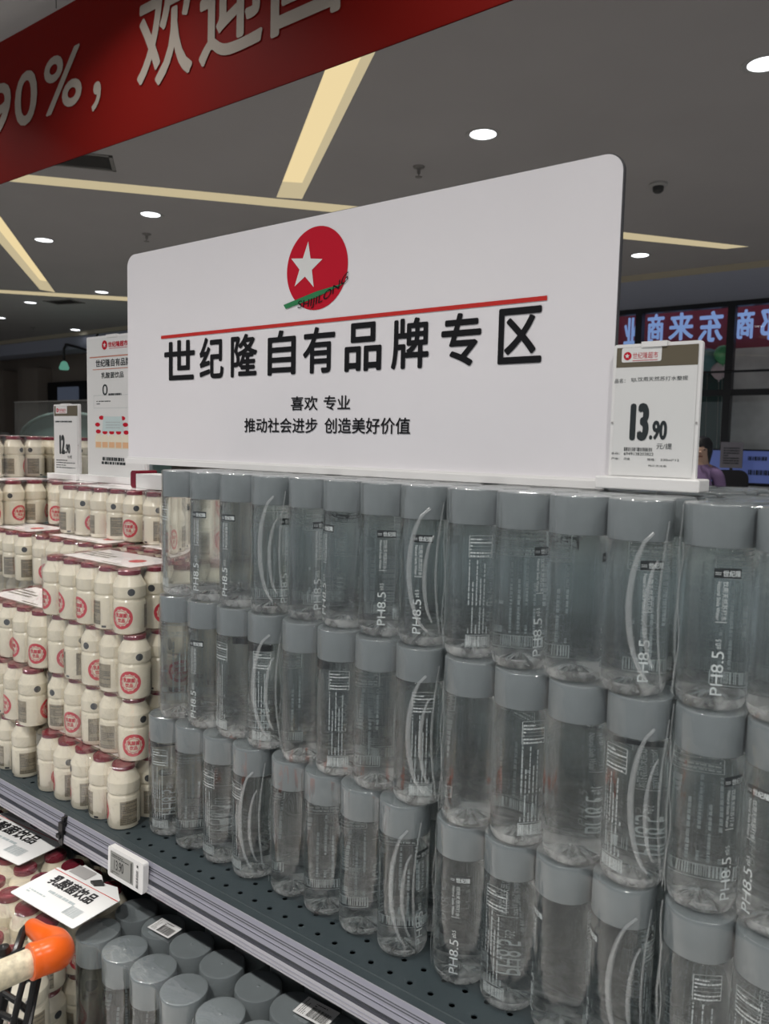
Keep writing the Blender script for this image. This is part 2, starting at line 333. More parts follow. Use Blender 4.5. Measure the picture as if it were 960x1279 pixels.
# window wall on the right, parallel to the display
YW = 7.8
g = G(); g.box((-16, YW+0.02, 1.60), (4.2, YW+0.3, 1.75)); structure(g.obj('wall_window_head', 'ceiling'))
fr = G()
x0, x1 = -6.5, 4.0
fr.box((x0, YW-0.05, 1.50), (x1, YW+0.05, 1.60))
for xc in (-2.06, -1.12, -0.18, 0.76, 1.7, -3.0, -3.94, -4.88, -5.82): fr.box((xc-0.035, YW-0.05, FLOOR), (xc+0.035, YW+0.05, 1.5))
fr.box((x0, YW-0.045, 0.61), (x1, YW+0.045, 0.67))
fr.box((x0, YW-0.05, FLOOR), (x1, YW+0.05, FLOOR+0.1))
W1 = structure(fr.obj('window_1', 'frame'))
g = G(); g.tube([(x0, YW-0.08, 0.845), (x1, YW-0.08, 0.845)], 0.012); g.obj('cross_bar', 'frame', W1)
g = G(); g.box((x0, YW-0.006, FLOOR), (x1, YW+0.0, 1.5)); g.obj('pane', 'glass', W1)
g = G(); g.box((-16, YW-0.1, FLOOR), (x0, YW+0.1, 1.6)); structure(g.obj('wall_back', 'wallbrown'))
g = G(); g.box((-16.2, -3.2, FLOOR), (-16, YW, 1.6)); structure(g.obj('wall_left', 'wallbrown'))
g = G(); g.box((-6.5, 6.35, 1.548), (4.2, 7.74, 1.6)); structure(g.obj('trim_3', 'wallgrey'))
g = G(); g.box((-6.5, 6.33, 1.548), (4.2, 6.35, 1.6)); structure(g.obj('trim_4', 'cream'))
# outside the windows
lilac = mat('banner_red_outdoors', (0.36, 0.045, 0.09), 0.6); MT['obred'] = lilac
MT['obtext'] = mat('pale_blue_lettering', (0.28, 0.42, 0.72), 0.5, emit=(0.3, 0.48, 0.95), es=0.45)
YO = 8.4
ob = empty('shop_front_banner', (0, YO, 0), 0, 'long red banner with pale blue reversed lettering outside the window', 'banner')
g = G(); g.box((-6, -0.01, at_y(900, 436, YO).z), (3, 0.01, at_y(900, 380, YO).z)); b1 = g.obj('cloth', 'obred', ob)
f = Flat()
def mirrored(chars):                          # seen from behind: letters reversed
    for ch, px0, px1, pyt, pyb in chars:
        A = at_y(px0, pyb, YO-0.03); B = at_y(px1, pyt, YO-0.03); f = Flat(); f.text(ch, B.x, A.z, A.x, B.z, heavy=0.026); f.map(lambda u, v, w: (u, -0.03-w, v)).obj('letter', 'obtext', ob, fix=False)
mirrored([('业', 778, 797, 396, 431), ('商', 807, 830, 391, 428), ('来', 834, 867, 389, 426), ('东', 871, 904, 387, 428), ('商', 918, 943, 385, 424), ('郑', 948, 985, 382, 425)])
MT['obsmall'] = mat('grey_lilac_fascia', (0.12, 0.12, 0.19), 0.6, vary=0.3, vscale=6)
g = G(); g.box((-8, YO+0.5, FLOOR-0.3), (5, YO+0.7, 2.2))
o = g.obj('wall_outside', 'concrete'); structure(o)
g = G(); g.box((-8, YW+0.3, FLOOR-0.35), (5, YO+3, FLOOR-0.1)); structure(g.obj('ground_outside', 'concrete'))
MT['tealpost'] = mat('dark_teal_panel', (0.02, 0.07, 0.065), 0.5)
A = at_y(860, 467, YO+0.2); B = at_y(903, 560, YO+0.2)
g = G(); g.box((A.x, YO+0.15, FLOOR-0.1), (B.x, YO+0.3, A.z)); tag(g.obj('teal_panel', 'tealpost'), 'dark teal panel standing outside below the balloons', 'panel')
for px, py, r, c, nm in ((884, 450, 0.12, (0.08, 0.24, 0.26), 'dark teal'), (903, 443, 0.095, (0.10, 0.50, 0.20), 'green'), (898, 463, 0.09, (0.75, 0.62, 0.66), 'pale pink'), (874, 440, 0.08, (0.45, 0.06, 0.07), 'red')):
    p = at_y(px, py, YO-0.22-0.05*len(nm) % 0.13); k = 'bal'+nm; MT[k] = mat('balloon_'+nm.replace(' ', '_'), c, 0.3)
    t = empty('balloon', p, 0, nm + ' balloon tied outside the window', 'balloon', 'balloons outside')
    g = G(); g.lathe([(0.002, -r*1.15), (r*0.5, -r*0.85), (r*0.86, -r*0.4), (r, 0.1*r), (r*0.85, r*0.6), (r*0.5, r*0.92), (0.002, r*1.05)], 20); g.obj('skin', k, t)
    g = G(); g.lathe([(r*0.1, -r*1.28), (0.004, -r*1.13)], 8); g.obj('knot', k, t)
    g = G(); g.tube([(0, 0, -r*1.2), (0.02, 0.01, -1.0), (0, 0, FLOOR-0.1-p.z)], 0.002, 5); g.obj('string', 'rim', t)
MT['screen'] = mat('blue_lilac_poster', (0.10, 0.14, 0.36), 0.4, emit=(0.2, 0.28, 0.75), es=0.16)
YP = 7.5
A = at_y(884, 562, YP); B = at_y(1000, 606, YP)
t = empty('window_poster', (A.x, YP, 0), 0, 'blue lilac poster panel along the window foot at the right', 'poster')
g = G(); g.box((0, 0, B.z), (B.x-A.x, 0.02, A.z)); g.obj('sheet', 'screen', t)
g = G(); g.box((-0.02, -0.01, B.z-0.03), (B.x-A.x, 0.03, B.z)); g.box((-0.02, -0.01, A.z), (B.x-A.x, 0.03, A.z+0.015)); g.obj('frame', 'frame', t)
f = Flat()
for a, b, c, d in ((934, 570, 958, 575), (934, 587, 962, 593)):
    P = at_y(a, d, YP); Q = at_y(c, b, YP); f = Flat(); f.lines(P.x-A.x, P.z, Q.x-A.x, Q.z, 1, fill=0.9, seed=3); f.map(lambda u, v, w: (u, -0.012, v)).obj('print', 'inkdark', t)
A = at_y(900, 552, 7.3); B = at_y(926, 585, 7.3)
MT['notice'] = mat('grey_notice_paper', (0.20, 0.19, 0.22), 0.6)
t = empty('notice_stand', (A.x, 7.3, FLOOR), 0, 'grey paper notice on a stand in front of the window', 'notice')
g = G(); g.box((0, 0, B.z-FLOOR), (B.x-A.x, 0.015, A.z-FLOOR)); g.obj('paper', 'notice', t)
g = G(); g.box(((B.x-A.x)/2-0.012, 0.015, 0), ((B.x-A.x)/2+0.012, 0.03, A.z-FLOOR-0.05)); g.lathe([(0.15, 0), (0.15, 0.015)], 20, c=((B.x-A.x)/2, 0.02, 0)); g.obj('stand', 'dark', t)
f = Flat(); f.lines(0.03, B.z-FLOOR+0.04, B.x-A.x-0.03, A.z-FLOOR-0.04, 7, fill=0.5, seed=8); f.map(lambda u, v, w: (u, -0.002, v)).obj('print', 'inkdark', t)

# far left: bulkhead, dark opening, counter
g = G(); g.box((-16, 5.95, 1.36), (-7.5, 6.3, 1.6)); structure(g.obj('trim_1', 'wallgrey'))
g = G(); g.box((-16, 5.90, 1.545), (-7.5, 5.95, 1.6)); structure(g.obj('trim_2', 'cream'))
for i, px in enumerate((-4, 38)):
    p = at_y(px, 500, 7.4); g = G(); g.box((p.x-0.28, 7.4, FLOOR), (p.x+0.28, 7.7, 1.36)); structure(g.obj('column', 'wallbrown'))
MT['opening'] = mat('dark_opening', (0.012, 0.011, 0.011), 0.7)
A = at_y(60, 478, 7.6); B = at_y(125, 520, 7.6)
t = empty('dark_doorway', (A.x, 7.59, FLOOR), 0, 'dark shop opening in the brown wall behind the left poster', 'doorway')
g = G(); g.box((0, 0, 0), (B.x-A.x, 0.1, A.z-FLOOR)); g.obj('opening', 'opening', t)
A2 = at_y(74, 484, 7.55); B2 = at_y(98, 500, 7.55); MT['bluescreen'] = mat('blue_grey_screen', (0.05, 0.06, 0.09), 0.4, emit=(0.3, 0.36, 0.5), es=0.12)
g = G(); g.box((A2.x-A.x, -0.08, B2.z-FLOOR), (B2.x-A.x, -0.03, A2.z-FLOOR)); g.obj('screen', 'bluescreen', t)
p = at_z(86, 436, 1.36)
p = at_y(80, 457, 5.9)
t = empty('hanging_lamp', (p.x, 5.9, p.z), 0, 'small green glowing lamp on a curved black arm left of the poster', 'lamp')
MT['greenglow'] = flat('green_lamp_glow', (0.22, 0.60, 0.45), 0.42)
g = G(); g.lathe([(0.02, 0.07), (0.045, 0.05), (0.075, -0.03), (0.06, -0.06)], 20); g.obj('shade', 'greenglow', t)
g = G(); g.tube([(0, 0, 0.09), (0, 0, 0.25), (0.06, 0, 0.32), (0.25, 0, 0.28), (0.6, 0.05, 0.2), (0.9, 0.05, 0.5)], 0.018); g.obj('arm', 'black_plastic', t)
# teal domed canopy and glass screen
A = at_y(27, 548, 4.5); B = at_y(150, 548, 4.5); cx = (A.x+B.x)/2; R = (B.x-A.x)/2
t = empty('domed_canopy', (cx, 4.5, A.z), 0, 'teal round-topped canopy behind the left price sign', 'canopy')
g = G(); P = [(R*math.cos(a), 0, 0.30*R*math.sin(a)) for a in [PI*i/24 for i in range(25)]]; g.slab(P, (0, 0.7, 0)); g.obj('dome', 'teal', t)
MT['teal2'] = mat('dark_teal_rim', (0.16, 0.24, 0.22), 0.5)
g = G(); g.tube([(R*math.cos(a), -0.01, 0.30*R*math.sin(a)) for a in [PI*i/24 for i in range(25)]], 0.025); g.obj('rim', 'teal2', t)
g = G(); g.box((-R, 0, FLOOR-A.z), (R, 0.7, 0)); g.obj('counter', 'teal', t)
A = at_y(-8, 550, 4.2); B = at_y(16, 540, 4.2)
t = empty('round_black_speaker', ((A.x+B.x)/2, 4.2, FLOOR), 0, 'dark rounded shape at the far left above the yogurt drinks', 'bin')
g = G(); hh = B.z-FLOOR; g.lathe([(0.10, 0), (0.12, hh-0.1), (0.10, hh-0.02), (0.04, hh)], 24); g.obj('body', 'opening', t)
g = G(); g.lathe([(0.14, 0), (0.14, 0.03)], 24); g.obj('base', 'dark', t)
A = at_y(18, 503, 4.0); B = at_y(75, 500, 4.0); MT['glasstint'] = film_mat('green_tinted_glass', 0.06, 0.3, 0.02, 0, 1, white=0.06)
t = empty('glass_screen', (A.x, 4.0, FLOOR), 0, 'low frameless glass screen in front of the dark opening', 'screen')
g = G(); g.box((0, 0, 0), (2.6, 0.012, A.z-FLOOR)); g.obj('pane', 'glasstint', t)
g = G(); g.box((0, -0.004, A.z-FLOOR), (2.6, 0.016, A.z-FLOOR+0.012)); g.obj('edge_strip', 'rim', t)

# hanging red banner with white lettering
YB = 0.8
t = empty('hanging_banner', (0, YB, 0), 0, 'long red hanging banner with pale lettering across the top', 'banner')
g = G(); nx = 60
vs = []; fs = []
zb, zt = 0.962, 1.472
for i in range(nx+1):
    x = -3.6+5.4*i/nx
    for j in range(7):
        z = zb+(zt-zb)*j/6; vs.append((x, 0.008*math.sin(x*2.1+z*3)+0.012*(j/6)**2, z))
for i in range(nx):
    for j in range(6): a = i*7+j; fs.append((a, a+7, a+8, a+1))
n0 = len(vs); g.add(vs+[(v[0], v[1]+0.004, v[2]) for v in vs], fs+[tuple(q+n0 for q in f_[::-1]) for f_ in fs], 0, True); g.obj('cloth', 'banner', t, fix=False)
f = Flat()
def btext(s, px0, pyb, px1, pyt, bold=0.0):   # lower-left and upper-right pixel of the word
    A = at_y(px0, pyb, YB); B = at_y(px1, pyt, YB); f.text(s, A.x, A.z, B.x, B.z, bold)
zt0, zt1 = at_y(20, 160, YB).z, at_y(45, 82, YB).z
def bx(px, py): return at_y(px, py, YB).x
for s_, a, b, zz0, zz1, bo in (('9', bx(-13, 130), bx(14, 120), 1.130, 1.318, 0.025), ('0', bx(19, 120), bx(46, 110), 1.130, 1.318, 0.025), ('%', bx(54, 110), bx(101, 95), 1.130, 1.322, 0.02), ('，', bx(114, 130), bx(125, 120), 1.085, 1.175, 0.03),
                             ('欢', bx(169, 60), bx(238, 45), 1.085, 1.375, 0.018), ('迎', bx(246, 40), bx(326, 20), 1.085, 1.375, 0.018), ('国', bx(336, 20), bx(424, 0), 1.085, 1.375, 0.018), ('家', bx(440, 0), bx(530, -30), 1.085, 1.375, 0.018)):
    f = Flat(); f.text(s_, a, zz0, b, zz1, heavy=bo); f.map(lambda u, v, w: (u, 0.008*math.sin(u*2.1+v*3)+0.012*((v-zb)/(zt-zb))**2-0.003-w, v)).obj('letter', 'bannertext', t, fix=False)
for x in (-3.4, -1.6, 0.2, 1.7):
    g = G(); g.tube([(x, 0, zt-0.01), (x, 0, CEIL)], 0.0015, 6); g.obj('hanging_wire', 'dark', t)

# ------------------------------------------------------------------ shelf, rails
sh = empty('display_shelf', (0, 0, 0), 0, 'dark teal metal display shelf with rows of small round holes', 'shelf')
hs = 0.026885; hx0, hy0 = 0.00732, -0.03235; XA, XB = -1.15, 1.75
def deck():
    i0 = int((XA-hx0)/hs); i1 = int((XB-hx0)/hs); ny = 5; v = []; f = []; idx = {}
    def V(x, y, z=SHELF):
        k = (round(x, 5), round(y, 5), z)
        if k not in idx: idx[k] = len(v); v.append((x, y, z))
        return idx[k]
    r = 0.0036; h = hs/2
    for i in range(i0, i1):
        for j in range(ny):
            cx = hx0+i*hs; cy = hy0+j*hs
            out = [(h, 0), (h, h), (0, h), (-h, h), (-h, 0), (-h, -h), (0, -h), (h, -h)]
            o = [V(cx+a, cy+b) for a, b in out]; n = [V(cx+r*math.cos(k*PI/4), cy+r*math.sin(k*PI/4)) for k in range(8)]
            m = [V(cx+r*math.cos(k*PI/4), cy+r*math.sin(k*PI/4), SHELF-0.0015) for k in range(8)]
            for k in range(8):
                q = (k+1) % 8; f.append((o[k], o[q], n[q], n[k])); f.append((n[k], n[q], m[q], m[k]))
    xa = hx0+(i0-0.5)*hs; xb = hx0+(i1-0.5)*hs; ya = hy0-h; yb = hy0+(ny-0.5)*hs
    g = G(); g.add(v, f)
    g.add([(xa, yb, SHELF), (xb, yb, SHELF), (xb, 0.80, SHELF), (xa, 0.80, SHELF)], [(0, 1, 2, 3)])
    # groove then front lip
    g.add([(xa, ya, SHELF), (xb, ya, SHELF), (xb, ya-0.0008, SHELF-0.001), (xa, ya-0.0008, SHELF-0.001), (xb, ya-0.0022, SHELF-0.001), (xa, ya-0.0022, SHELF-0.001), (xb, ya-0.003, SHELF+0.0004), (xa, ya-0.003, SHELF+0.0004), (xb, -0.060, SHELF), (xa, -0.060, SHELF)],
          [(0, 1, 2, 3), (3, 2, 4, 5), (5, 4, 6, 7), (7, 6, 8, 9)])
    g.obj('deck', 'steel', sh)
    g = G(); g.box((xa, -0.060, SHELF-0.032), (xb, 0.80, SHELF-0.016)); g.obj('hole_shade_tray', 'hole', sh)  # near-black tray added below the deck, its colour gives the holes their shade
    g = G(); g.box((xa, -0.061, SHELF-0.030), (xb, -0.0595, SHELF-0.001)); g.obj('front_edge', 'steel', sh)
deck()
for x in (-1.1, 0.35, 1.7):
    g = G(); g.box((x-0.02, 0.39, -0.838), (x+0.02, 0.43, SHELF-0.032)); g.obj('post', 'steel', sh)
def rail(xa, xb, label):
    t = empty('price_rail', (xa, -0.0615, SHELF), 0, label, 'price rail', 'price rails')
    L = xb-xa
    # profile (y toward the aisle negative, z down)
    pr = [(0, 0.0025), (-0.0015, 0.003), (-0.0035, -0.011), (-0.0050, -0.0115), (-0.0055, -0.0125), (-0.0065, -0.0185), (-0.0050, -0.019), (-0.0050, -0.0235), (-0.0085, -0.024), (-0.0095, -0.037), (-0.0085, -0.038), (0, -0.038)]
    mi = [1, 0, 0, 2, 0, 2, 2, 2, 1, 1, 0, 0]
    g = G(); n = len(pr)
    g.add([(0, y, z) for y, z in pr]+[(L, y, z) for y, z in pr], [(i, i+1, i+1+n, i+n) for i in range(n-1)], 0)
    for k in range(n-1): g.mi[k] = mi[k]
    g.add([(0, y, z) for y, z in pr], [tuple(range(n))]); g.add([(L, y, z) for y, z in pr], [tuple(range(n))])
    g.obj('channel', parent=t, mats=['rail', 'raillight', 'raildark'])
    for zz, yy, rr in ((-0.0045, -0.0026, 0.0006), (-0.0075, -0.0031, 0.0006), (-0.0285, -0.0091, 0.0007), (-0.0330, -0.0094, 0.0008)):
        g = G(); g.tube([(0.001, yy, zz), (L-0.001, yy, zz)], rr, 6); g.obj('ridge', 'raildark' if rr < 0.00075 and zz > -0.02 else 'rail', t)
    g = G(); g.add([(0.002, -0.0052, 0.001), (L-0.002, -0.0052, 0.001), (L-0.002, -0.0112, -0.0365), (0.002, -0.0112, -0.0365)], [(0, 1, 2, 3)]); g.obj('clear_cover', 'glass', t)
pg = at_y(83, 1035, -0.062).x
rail(-1.15, pg-0.004, 'grey ribbed price rail section on the left under the yogurt drinks')
rail(pg+0.006, 1.75, 'grey ribbed price rail section on the right under the water bottles')
g = G(); g.box((pg-0.0045, -0.073, SHELF-0.040), (pg+0.0065, -0.0615, SHELF-0.006)); g.box((pg-0.0065, -0.076, SHELF-0.030), (pg+0.003, -0.070, SHELF-0.024)); g.box((pg-0.002, -0.069, SHELF-0.006), (pg+0.004, -0.0615, SHELF+0.001))
tag(g.obj('rail_connector', 'black_plastic'), 'small black connector in the gap between the two rail sections', 'connector')
# electronic price tag on the rail
t = empty('electronic_price_tag', (0, 0, 0), 0, 'small white electronic price tag clipped on the shelf rail', 'price tag')
O_ = at_y(134.5, 1092.5, -0.079); U = Vector((1, 0, 0)); V = Vector((0, 0.03, 1)); kx = (at_y(178, 1114, -0.079).x-O_.x)/0.082; kz = (at_y(134.5, 1056, -0.079).z-O_.z)/0.043
f = Flat(); P = rrect(0, 0, 0.082, 0.043, 0.004); g = Flat(); g.slab([(a, b, 0) for a, b in P], (0, 0, -0.009)); g.map(lambda u, v, w: (u*kx, v*kz, w)).plane(O_, U, V).obj('case', 'base', t)
f = Flat(); f.frame(0.006, 0.006, 0.060, 0.038, 0.0004, w=0.0003); f.rect(0.0065, 0.0065, 0.060, 0.0375, w=0.0004); f.map(lambda u, v, w: (u*kx, v*kz, w)).plane(O_, U, V).obj('display', 'epaper', t, fix=False)
f = Flat(); f.text('13.90', 0.016, 0.014, 0.038, 0.028, 0.02, w=0.0008); f.lines(0.010, 0.008, 0.040, 0.012, 2, w=0.0008, seed=2); f.rect(0.055, 0.008, 0.057, 0.036, w=0.0008); f.lines(0.010, 0.031, 0.050, 0.036, 2, w=0.0008, seed=4); f.barcode(0.067, 0.006, 0.072, 0.030, w=0.0008, vert=True); f.star(0.070, 0.036, 0.003, w=0.0008)
f.map(lambda u, v, w: (u*kx, v*kz, w)).plane(O_, U, V).obj('display_text', 'black', t, fix=False)

# ------------------------------------------------------------------ water bottles
H = 0.17872; CH = 0.0372; D = 0.06; RB = 0.0293
def bottle_mesh():
    g = G()
    body = [(0.0215, 0.0008), (0.0245, 0.0004), (0.0272, 0.002), (0.0288, 0.0055), (RB, 0.011), (RB, 0.05), (RB, 0.10), (RB, H-CH-0.0012), (RB-0.0012, H-CH+0.0002)]
    n = 40
    def pet(a, r): return 0
    g.lathe(body, n, cap0=False, cap1=True)
    # petal-shaped dimple under the bottle
    vs = []; fs = []; rings = [0.0215, 0.018, 0.014, 0.010, 0.006, 0.0025]
    for i, r in enumerate(rings):
        for k in range(n):
            a = 2*PI*k/n; z = 0.0008+(0.0125*(1-(r/0.0215)**2))*(0.55+0.45*abs(math.cos(3.5*a))) if i else 0.0008
            vs.append((r*math.cos(a), r*math.sin(a), z))
    vs.append((0, 0, 0.0075)); 
    for i in range(len(rings)-1):
        for k in range(n): fs.append((i*n+k, (i+1)*n+k, (i+1)*n+(k+1) % n, i*n+(k+1) % n))
    for k in range(n): fs.append(((len(rings)-1)*n+k, len(vs)-1, (len(rings)-1)*n+(k+1) % n))
    g.add(vs, fs, 0, True)
    me = g.mesh('bottle', fix=False)
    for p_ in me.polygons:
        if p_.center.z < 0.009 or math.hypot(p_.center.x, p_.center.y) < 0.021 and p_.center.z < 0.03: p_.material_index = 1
    bm = bmesh.new(); bm.from_mesh(me); bmesh.ops.remove_doubles(bm, verts=bm.verts, dist=1e-6); bmesh.ops.recalc_face_normals(bm, faces=bm.faces)
    for e in bm.edges:
        if len(e.link_faces) == 2 and e.calc_face_angle(0) > 1.0: e.smooth = False
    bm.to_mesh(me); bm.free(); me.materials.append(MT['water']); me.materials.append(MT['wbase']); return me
def cap_mesh():
    g = G(); z0 = H-CH; g.lathe([(RB-0.0008, z0+0.0006), (RB, z0+0.0006), (RB+0.0001, z0+0.0015), (RB+0.0001, H-0.0016), (RB-0.0005, H-0.0005), (RB-0.0016, H-0.0001), (RB-0.004, H-0.0004), (0.0022, H-0.0004), (0.0015, H+0.0002), (0.0004, H+0.0003)], 40)
    me = g.mesh('cap'); me.materials.append(MT['cap']); return me
def print_mesh():
    f = Flat(); Rr = RB
    # front: name box, two vertical lines, PH8.5
    f.rect(-0.0105, 0.1165, 0.0125, 0.1250, 1, 0.0002); f.text('世纪隆', -0.0035, 0.1180, 0.0118, 0.1236, 0, 0, 0.0004, heavy=0.03)
    f.lines(-0.0095, 0.1195, -0.0048, 0.1225, 2, 0, 0.0004, seed=3)
    f.text('饮用天然苏打水', -0.0030, 0.0800, 0.0016, 0.1140, 0, 0, 0.0003, turn=2); f.text('Natural Soda Water', -0.0072, 0.0805, -0.0042, 0.1135, 0.0, 0, 0.0003, turn=2)
    f.rect(-0.0074, 0.0785, 0.0018, 0.0791, 0, 0.0003)
    f.text('PH8.5', -0.0085, 0.0150, 0.0012, 0.0535, 0, 0, 0.0003, turn=1, heavy=0.0); f.text('±0.5', -0.0060, 0.0555, -0.0018, 0.0640, 0.0, 0, 0.0003, turn=1)
    me1 = f
    # back: nutrition table, columns of small print, barcode
    b = Flat(); b.frame(-0.012, 0.1080, 0.013, 0.1310, 0.0005, 0, 0.0003)
    for k in range(1, 6): b.rect(-0.012, 0.1080+0.0038*k, 0.013, 0.1083+0.0038*k, 0, 0.0003)
    b.lines(-0.0105, 0.1090, 0.012, 0.1300, 6, 0, 0.0004, 0.4, 5)
    b.lines(-0.0115, 0.058, 0.0125, 0.1055, 6, 2, 0.0003, 0.3, 6, vert=True); b.lines(-0.0115, 0.028, 0.0125, 0.056, 6, 2, 0.0003, 0.3, 7, vert=True)
    b.frame(-0.0130, 0.0130, 0.0130, 0.0260, 0.0006, 0, 0.0003); b.barcode(-0.0118, 0.0145, 0.0118, 0.0250, 0, 0.0003)
    b.wrap(Rr, PI*0.78); f.wrap(Rr)
    f.add(b.v, b.f); n = len(b.f); f.mi[-n:] = b.mi
    me = f.mesh('printed_label', fix=False)
    for k in ('ink', 'inkdark', 'inkgrey'): me.materials.append(MT[k])
    return me
BOT, CAPM, PRN = bottle_mesh(), cap_mesh(), print_mesh()

def film_mesh(nx, ny, pitch, R, H0, seed, nsc=0.22, zb=0.0015):
    """thin film round a block of nx by ny bottles; first bottle at the origin, rows going +x, +y"""
    rnd = Vector((seed*3.1, seed*1.7, 0)); Lx = (nx-1)*pitch; Ly = (ny-1)*pitch; out = []
    def sc(s, L):
        k = (s/pitch) % 1.0 if L > 0 else 0; return (0.5-0.5*math.cos(2*PI*k))
    m = 8
    def side(n, fn):
        for i in range(n*m): out.append(fn(i/m))
    d = R+0.0006
    for i in range((nx-1)*m): s = i/m*pitch; out.append((s, -d+sc(s, 1)*nsc*R))
    for i in range(8): a = -PI/2+PI/2*i/8; out.append((Lx+d*math.cos(a), d*math.sin(a)))
    for i in range((ny-1)*m): s = i/m*pitch; out.append((Lx+d-sc(s, 1)*nsc*R, s))
    for i in range(8): a = PI/2*i/8; out.append((Lx+d*math.cos(a), Ly+d*math.sin(a)))
    for i in range((nx-1)*m): s = i/m*pitch; out.append((Lx-s, Ly+d-sc(s, 1)*nsc*R))
    for i in range(8): a = PI/2+PI/2*i/8; out.append((d*math.cos(a), Ly+d*math.sin(a)))
    for i in range((ny-1)*m): s = i/m*pitch; out.append((-d+sc(s, 1)*nsc*R, Ly-s))
    for i in range(8): a = PI+PI/2*i/8; out.append((d*math.cos(a), d*math.sin(a)))
    rows = [zb]+[H0*k/14 for k in range(1, 14)]+[H0-0.004, H0-0.0022, H0-0.0008, H0+0.0002, H0+0.0008]; qs = {len(rows)-3: -0.0003, len(rows)-2: -0.0011, len(rows)-1: -0.0026, len(rows)-4: 0.0}
    vs = []; fs = []; n = len(out); cx, cy = Lx/2, Ly/2
    for j, z in enumerate(rows):
        for (x, y) in out:
            w = noise.noise(Vector((x*28, y*28, z*9))+rnd)*0.0009
            dx, dy = x-cx, y-cy; l = math.hypot(dx, dy); q = qs.get(j, 0.0)
            if j == 0: q = -0.001
            vs.append((x+dx/l*(abs(w)+q), y+dy/l*(abs(w)+q), z))
    for j in range(len(rows)-1):
        for k in range(n): fs.append((j*n+k, j*n+(k+1) % n, (j+1)*n+(k+1) % n, (j+1)*n+k))
    g = G(); g.add(vs, fs, 0, True)
    # wrinkled top sheet
    b0 = (len(rows)-1)*n; NX, NY = 3*nx+2, 3*ny+2; tv = []; tf = []
    last = vs[b0:]
    rings = 7
    for r_ in range(rings+1):
        t = r_/rings
        for (x, y, z) in last:
            X = x+(cx-x)*t*0.96; Y = y+(cy-y)*t*0.96; zz = z+abs(noise.noise(Vector((X*45, Y*45, seed))))*0.0022*(1 if 0 < r_ else 0)
            tv.append((X, Y, zz))
    for r_ in range(rings):
        for k in range(n): tf.append((r_*n+k, r_*n+(k+1) % n, (r_+1)*n+(k+1) % n, (r_+1)*n+k))
    tf.append(tuple(rings*n+k for k in range(n)))
    g.add(tv, tf, 1, True)
    me = g.mesh('shrink_film', fix=False); me.materials.append(MT['film']); me.materials.append(MT['film_top']); return me
def ribbon(g, pts, w, nrm):                   # flat curved band of film, slightly thick
    pts = [Vector(p) for p in pts]; nrm = Vector(nrm).normalized(); vs = []; n = len(pts)
    for i, p in enumerate(pts):
        t = (pts[min(i+1, n-1)]-pts[max(i-1, 0)]).normalized(); s = t.cross(nrm).normalized(); ww = w*math.sin(PI*(0.08+0.84*i/(n-1)))**0.6
        vs += [p-s*ww/2, p+s*ww/2, p+s*ww/2+nrm*0.0006, p-s*ww/2+nrm*0.0006]
    fs = []
    for i in range(n-1):
        for k in range(4): fs.append((i*4+k, i*4+(k+1) % 4, (i+1)*4+(k+1) % 4, (i+1)*4+k))
    g.add(vs, fs, 0, True)
def fold_mesh(seed):                          # sealed end fold: two long crescents over the last bottle
    R_ = random.Random(seed); out = []; x3 = 3*D
    def ribbon1(pts, w, nr):
        g = G(); ribbon(g, pts, w, nr); me = g.mesh('film_fold', fix=False); me.materials.append(MT['seal']); out.append(me)
    def crescent(bow, x0, z0, z1, w):
        pts = []
        for i in range(17):
            t = i/16; z = z0+(z1-z0)*t; b = bow*math.sin(PI*min(1, t*1.02))**0.55
            u = x0-b; a = max(-1.35, min(1.35, u/0.0315)); rr = 0.0315
            pts.append((x3+rr*math.sin(a), -rr*math.cos(a), z))
        for i in range(16):
            p0, p1 = Vector(pts[i]), Vector(pts[i+1])
        nr = Vector((math.sin(x0/0.0315-0.2), -math.cos(x0/0.0315-0.2), 0))
        ribbon1(pts, w, nr)
    crescent(0.020+R_.uniform(-.003, .003), 0.0235, H*(0.84+R_.uniform(-.03, .03)), H*0.10, 0.0058)
    crescent(0.010, 0.0290, H*0.70, H*0.16, 0.0045)
    pts = [(x3+0.0315*math.sin(1.25-0.25*math.sin(PI*i/12)), -0.0315*math.cos(1.25-0.25*math.sin(PI*i/12)), H*(0.9-0.85*i/12)) for i in range(13)]
    ribbon1(pts, 0.003, (0.9, -0.4, 0))
    # vertical film edge along the left end of the pack
    pts = [(-0.0302+0.001*math.sin(i*1.3+seed), -0.0085, H*(0.985-0.97*i/12)) for i in range(13)]
    ribbon1(pts, 0.0036, (-0.6, -0.8, 0))
    pts = [(-0.0255+0.0015*math.sin(i*0.9+seed), -0.0185, H*(0.80-0.77*i/12)) for i in range(13)]
    ribbon1(pts, 0.0014, (-0.7, -0.7, 0))
    return out
WF = [film_mesh(4, 3, D, 0.03, H, s, 0.30) for s in (1, 2, 3)]
FOLD = [fold_mesh(s) for s in (1, 2, 3)]
def O(name, me, parent, loc=(0, 0, 0), rz=0):
    o = bpy.data.objects.new(name, me); COL.objects.link(o); o.parent = parent; o.location = loc
    if rz: o.rotation_euler = (0, 0, rz)
    return o
def water_pack(loc, rz, label, group, turns, seed, d=D, prints=True):
    t = empty('water_pack', loc, rz, label, 'water pack', group)
    R_ = random.Random(seed)
    for i in range(4):
        for j in range(3):
            a = math.radians(turns[i]) if j == 0 else R_.uniform(0, 2*PI)
            b = O('bottle', BOT, t, (i*d, j*d, 0), a); O('cap', CAPM, b)
            if prints: O('printed_label', PRN, b)
    fl = O('shrink_film', WF[seed % 3], t); fl.scale = ((3*d+2*0.0306)/(3*D+2*0.0306), 1, 1) if d != D else (1, 1, 1)
    for me in FOLD[seed % 3]: O('film_fold', me, fl)
    return t
FILM = 0.0005
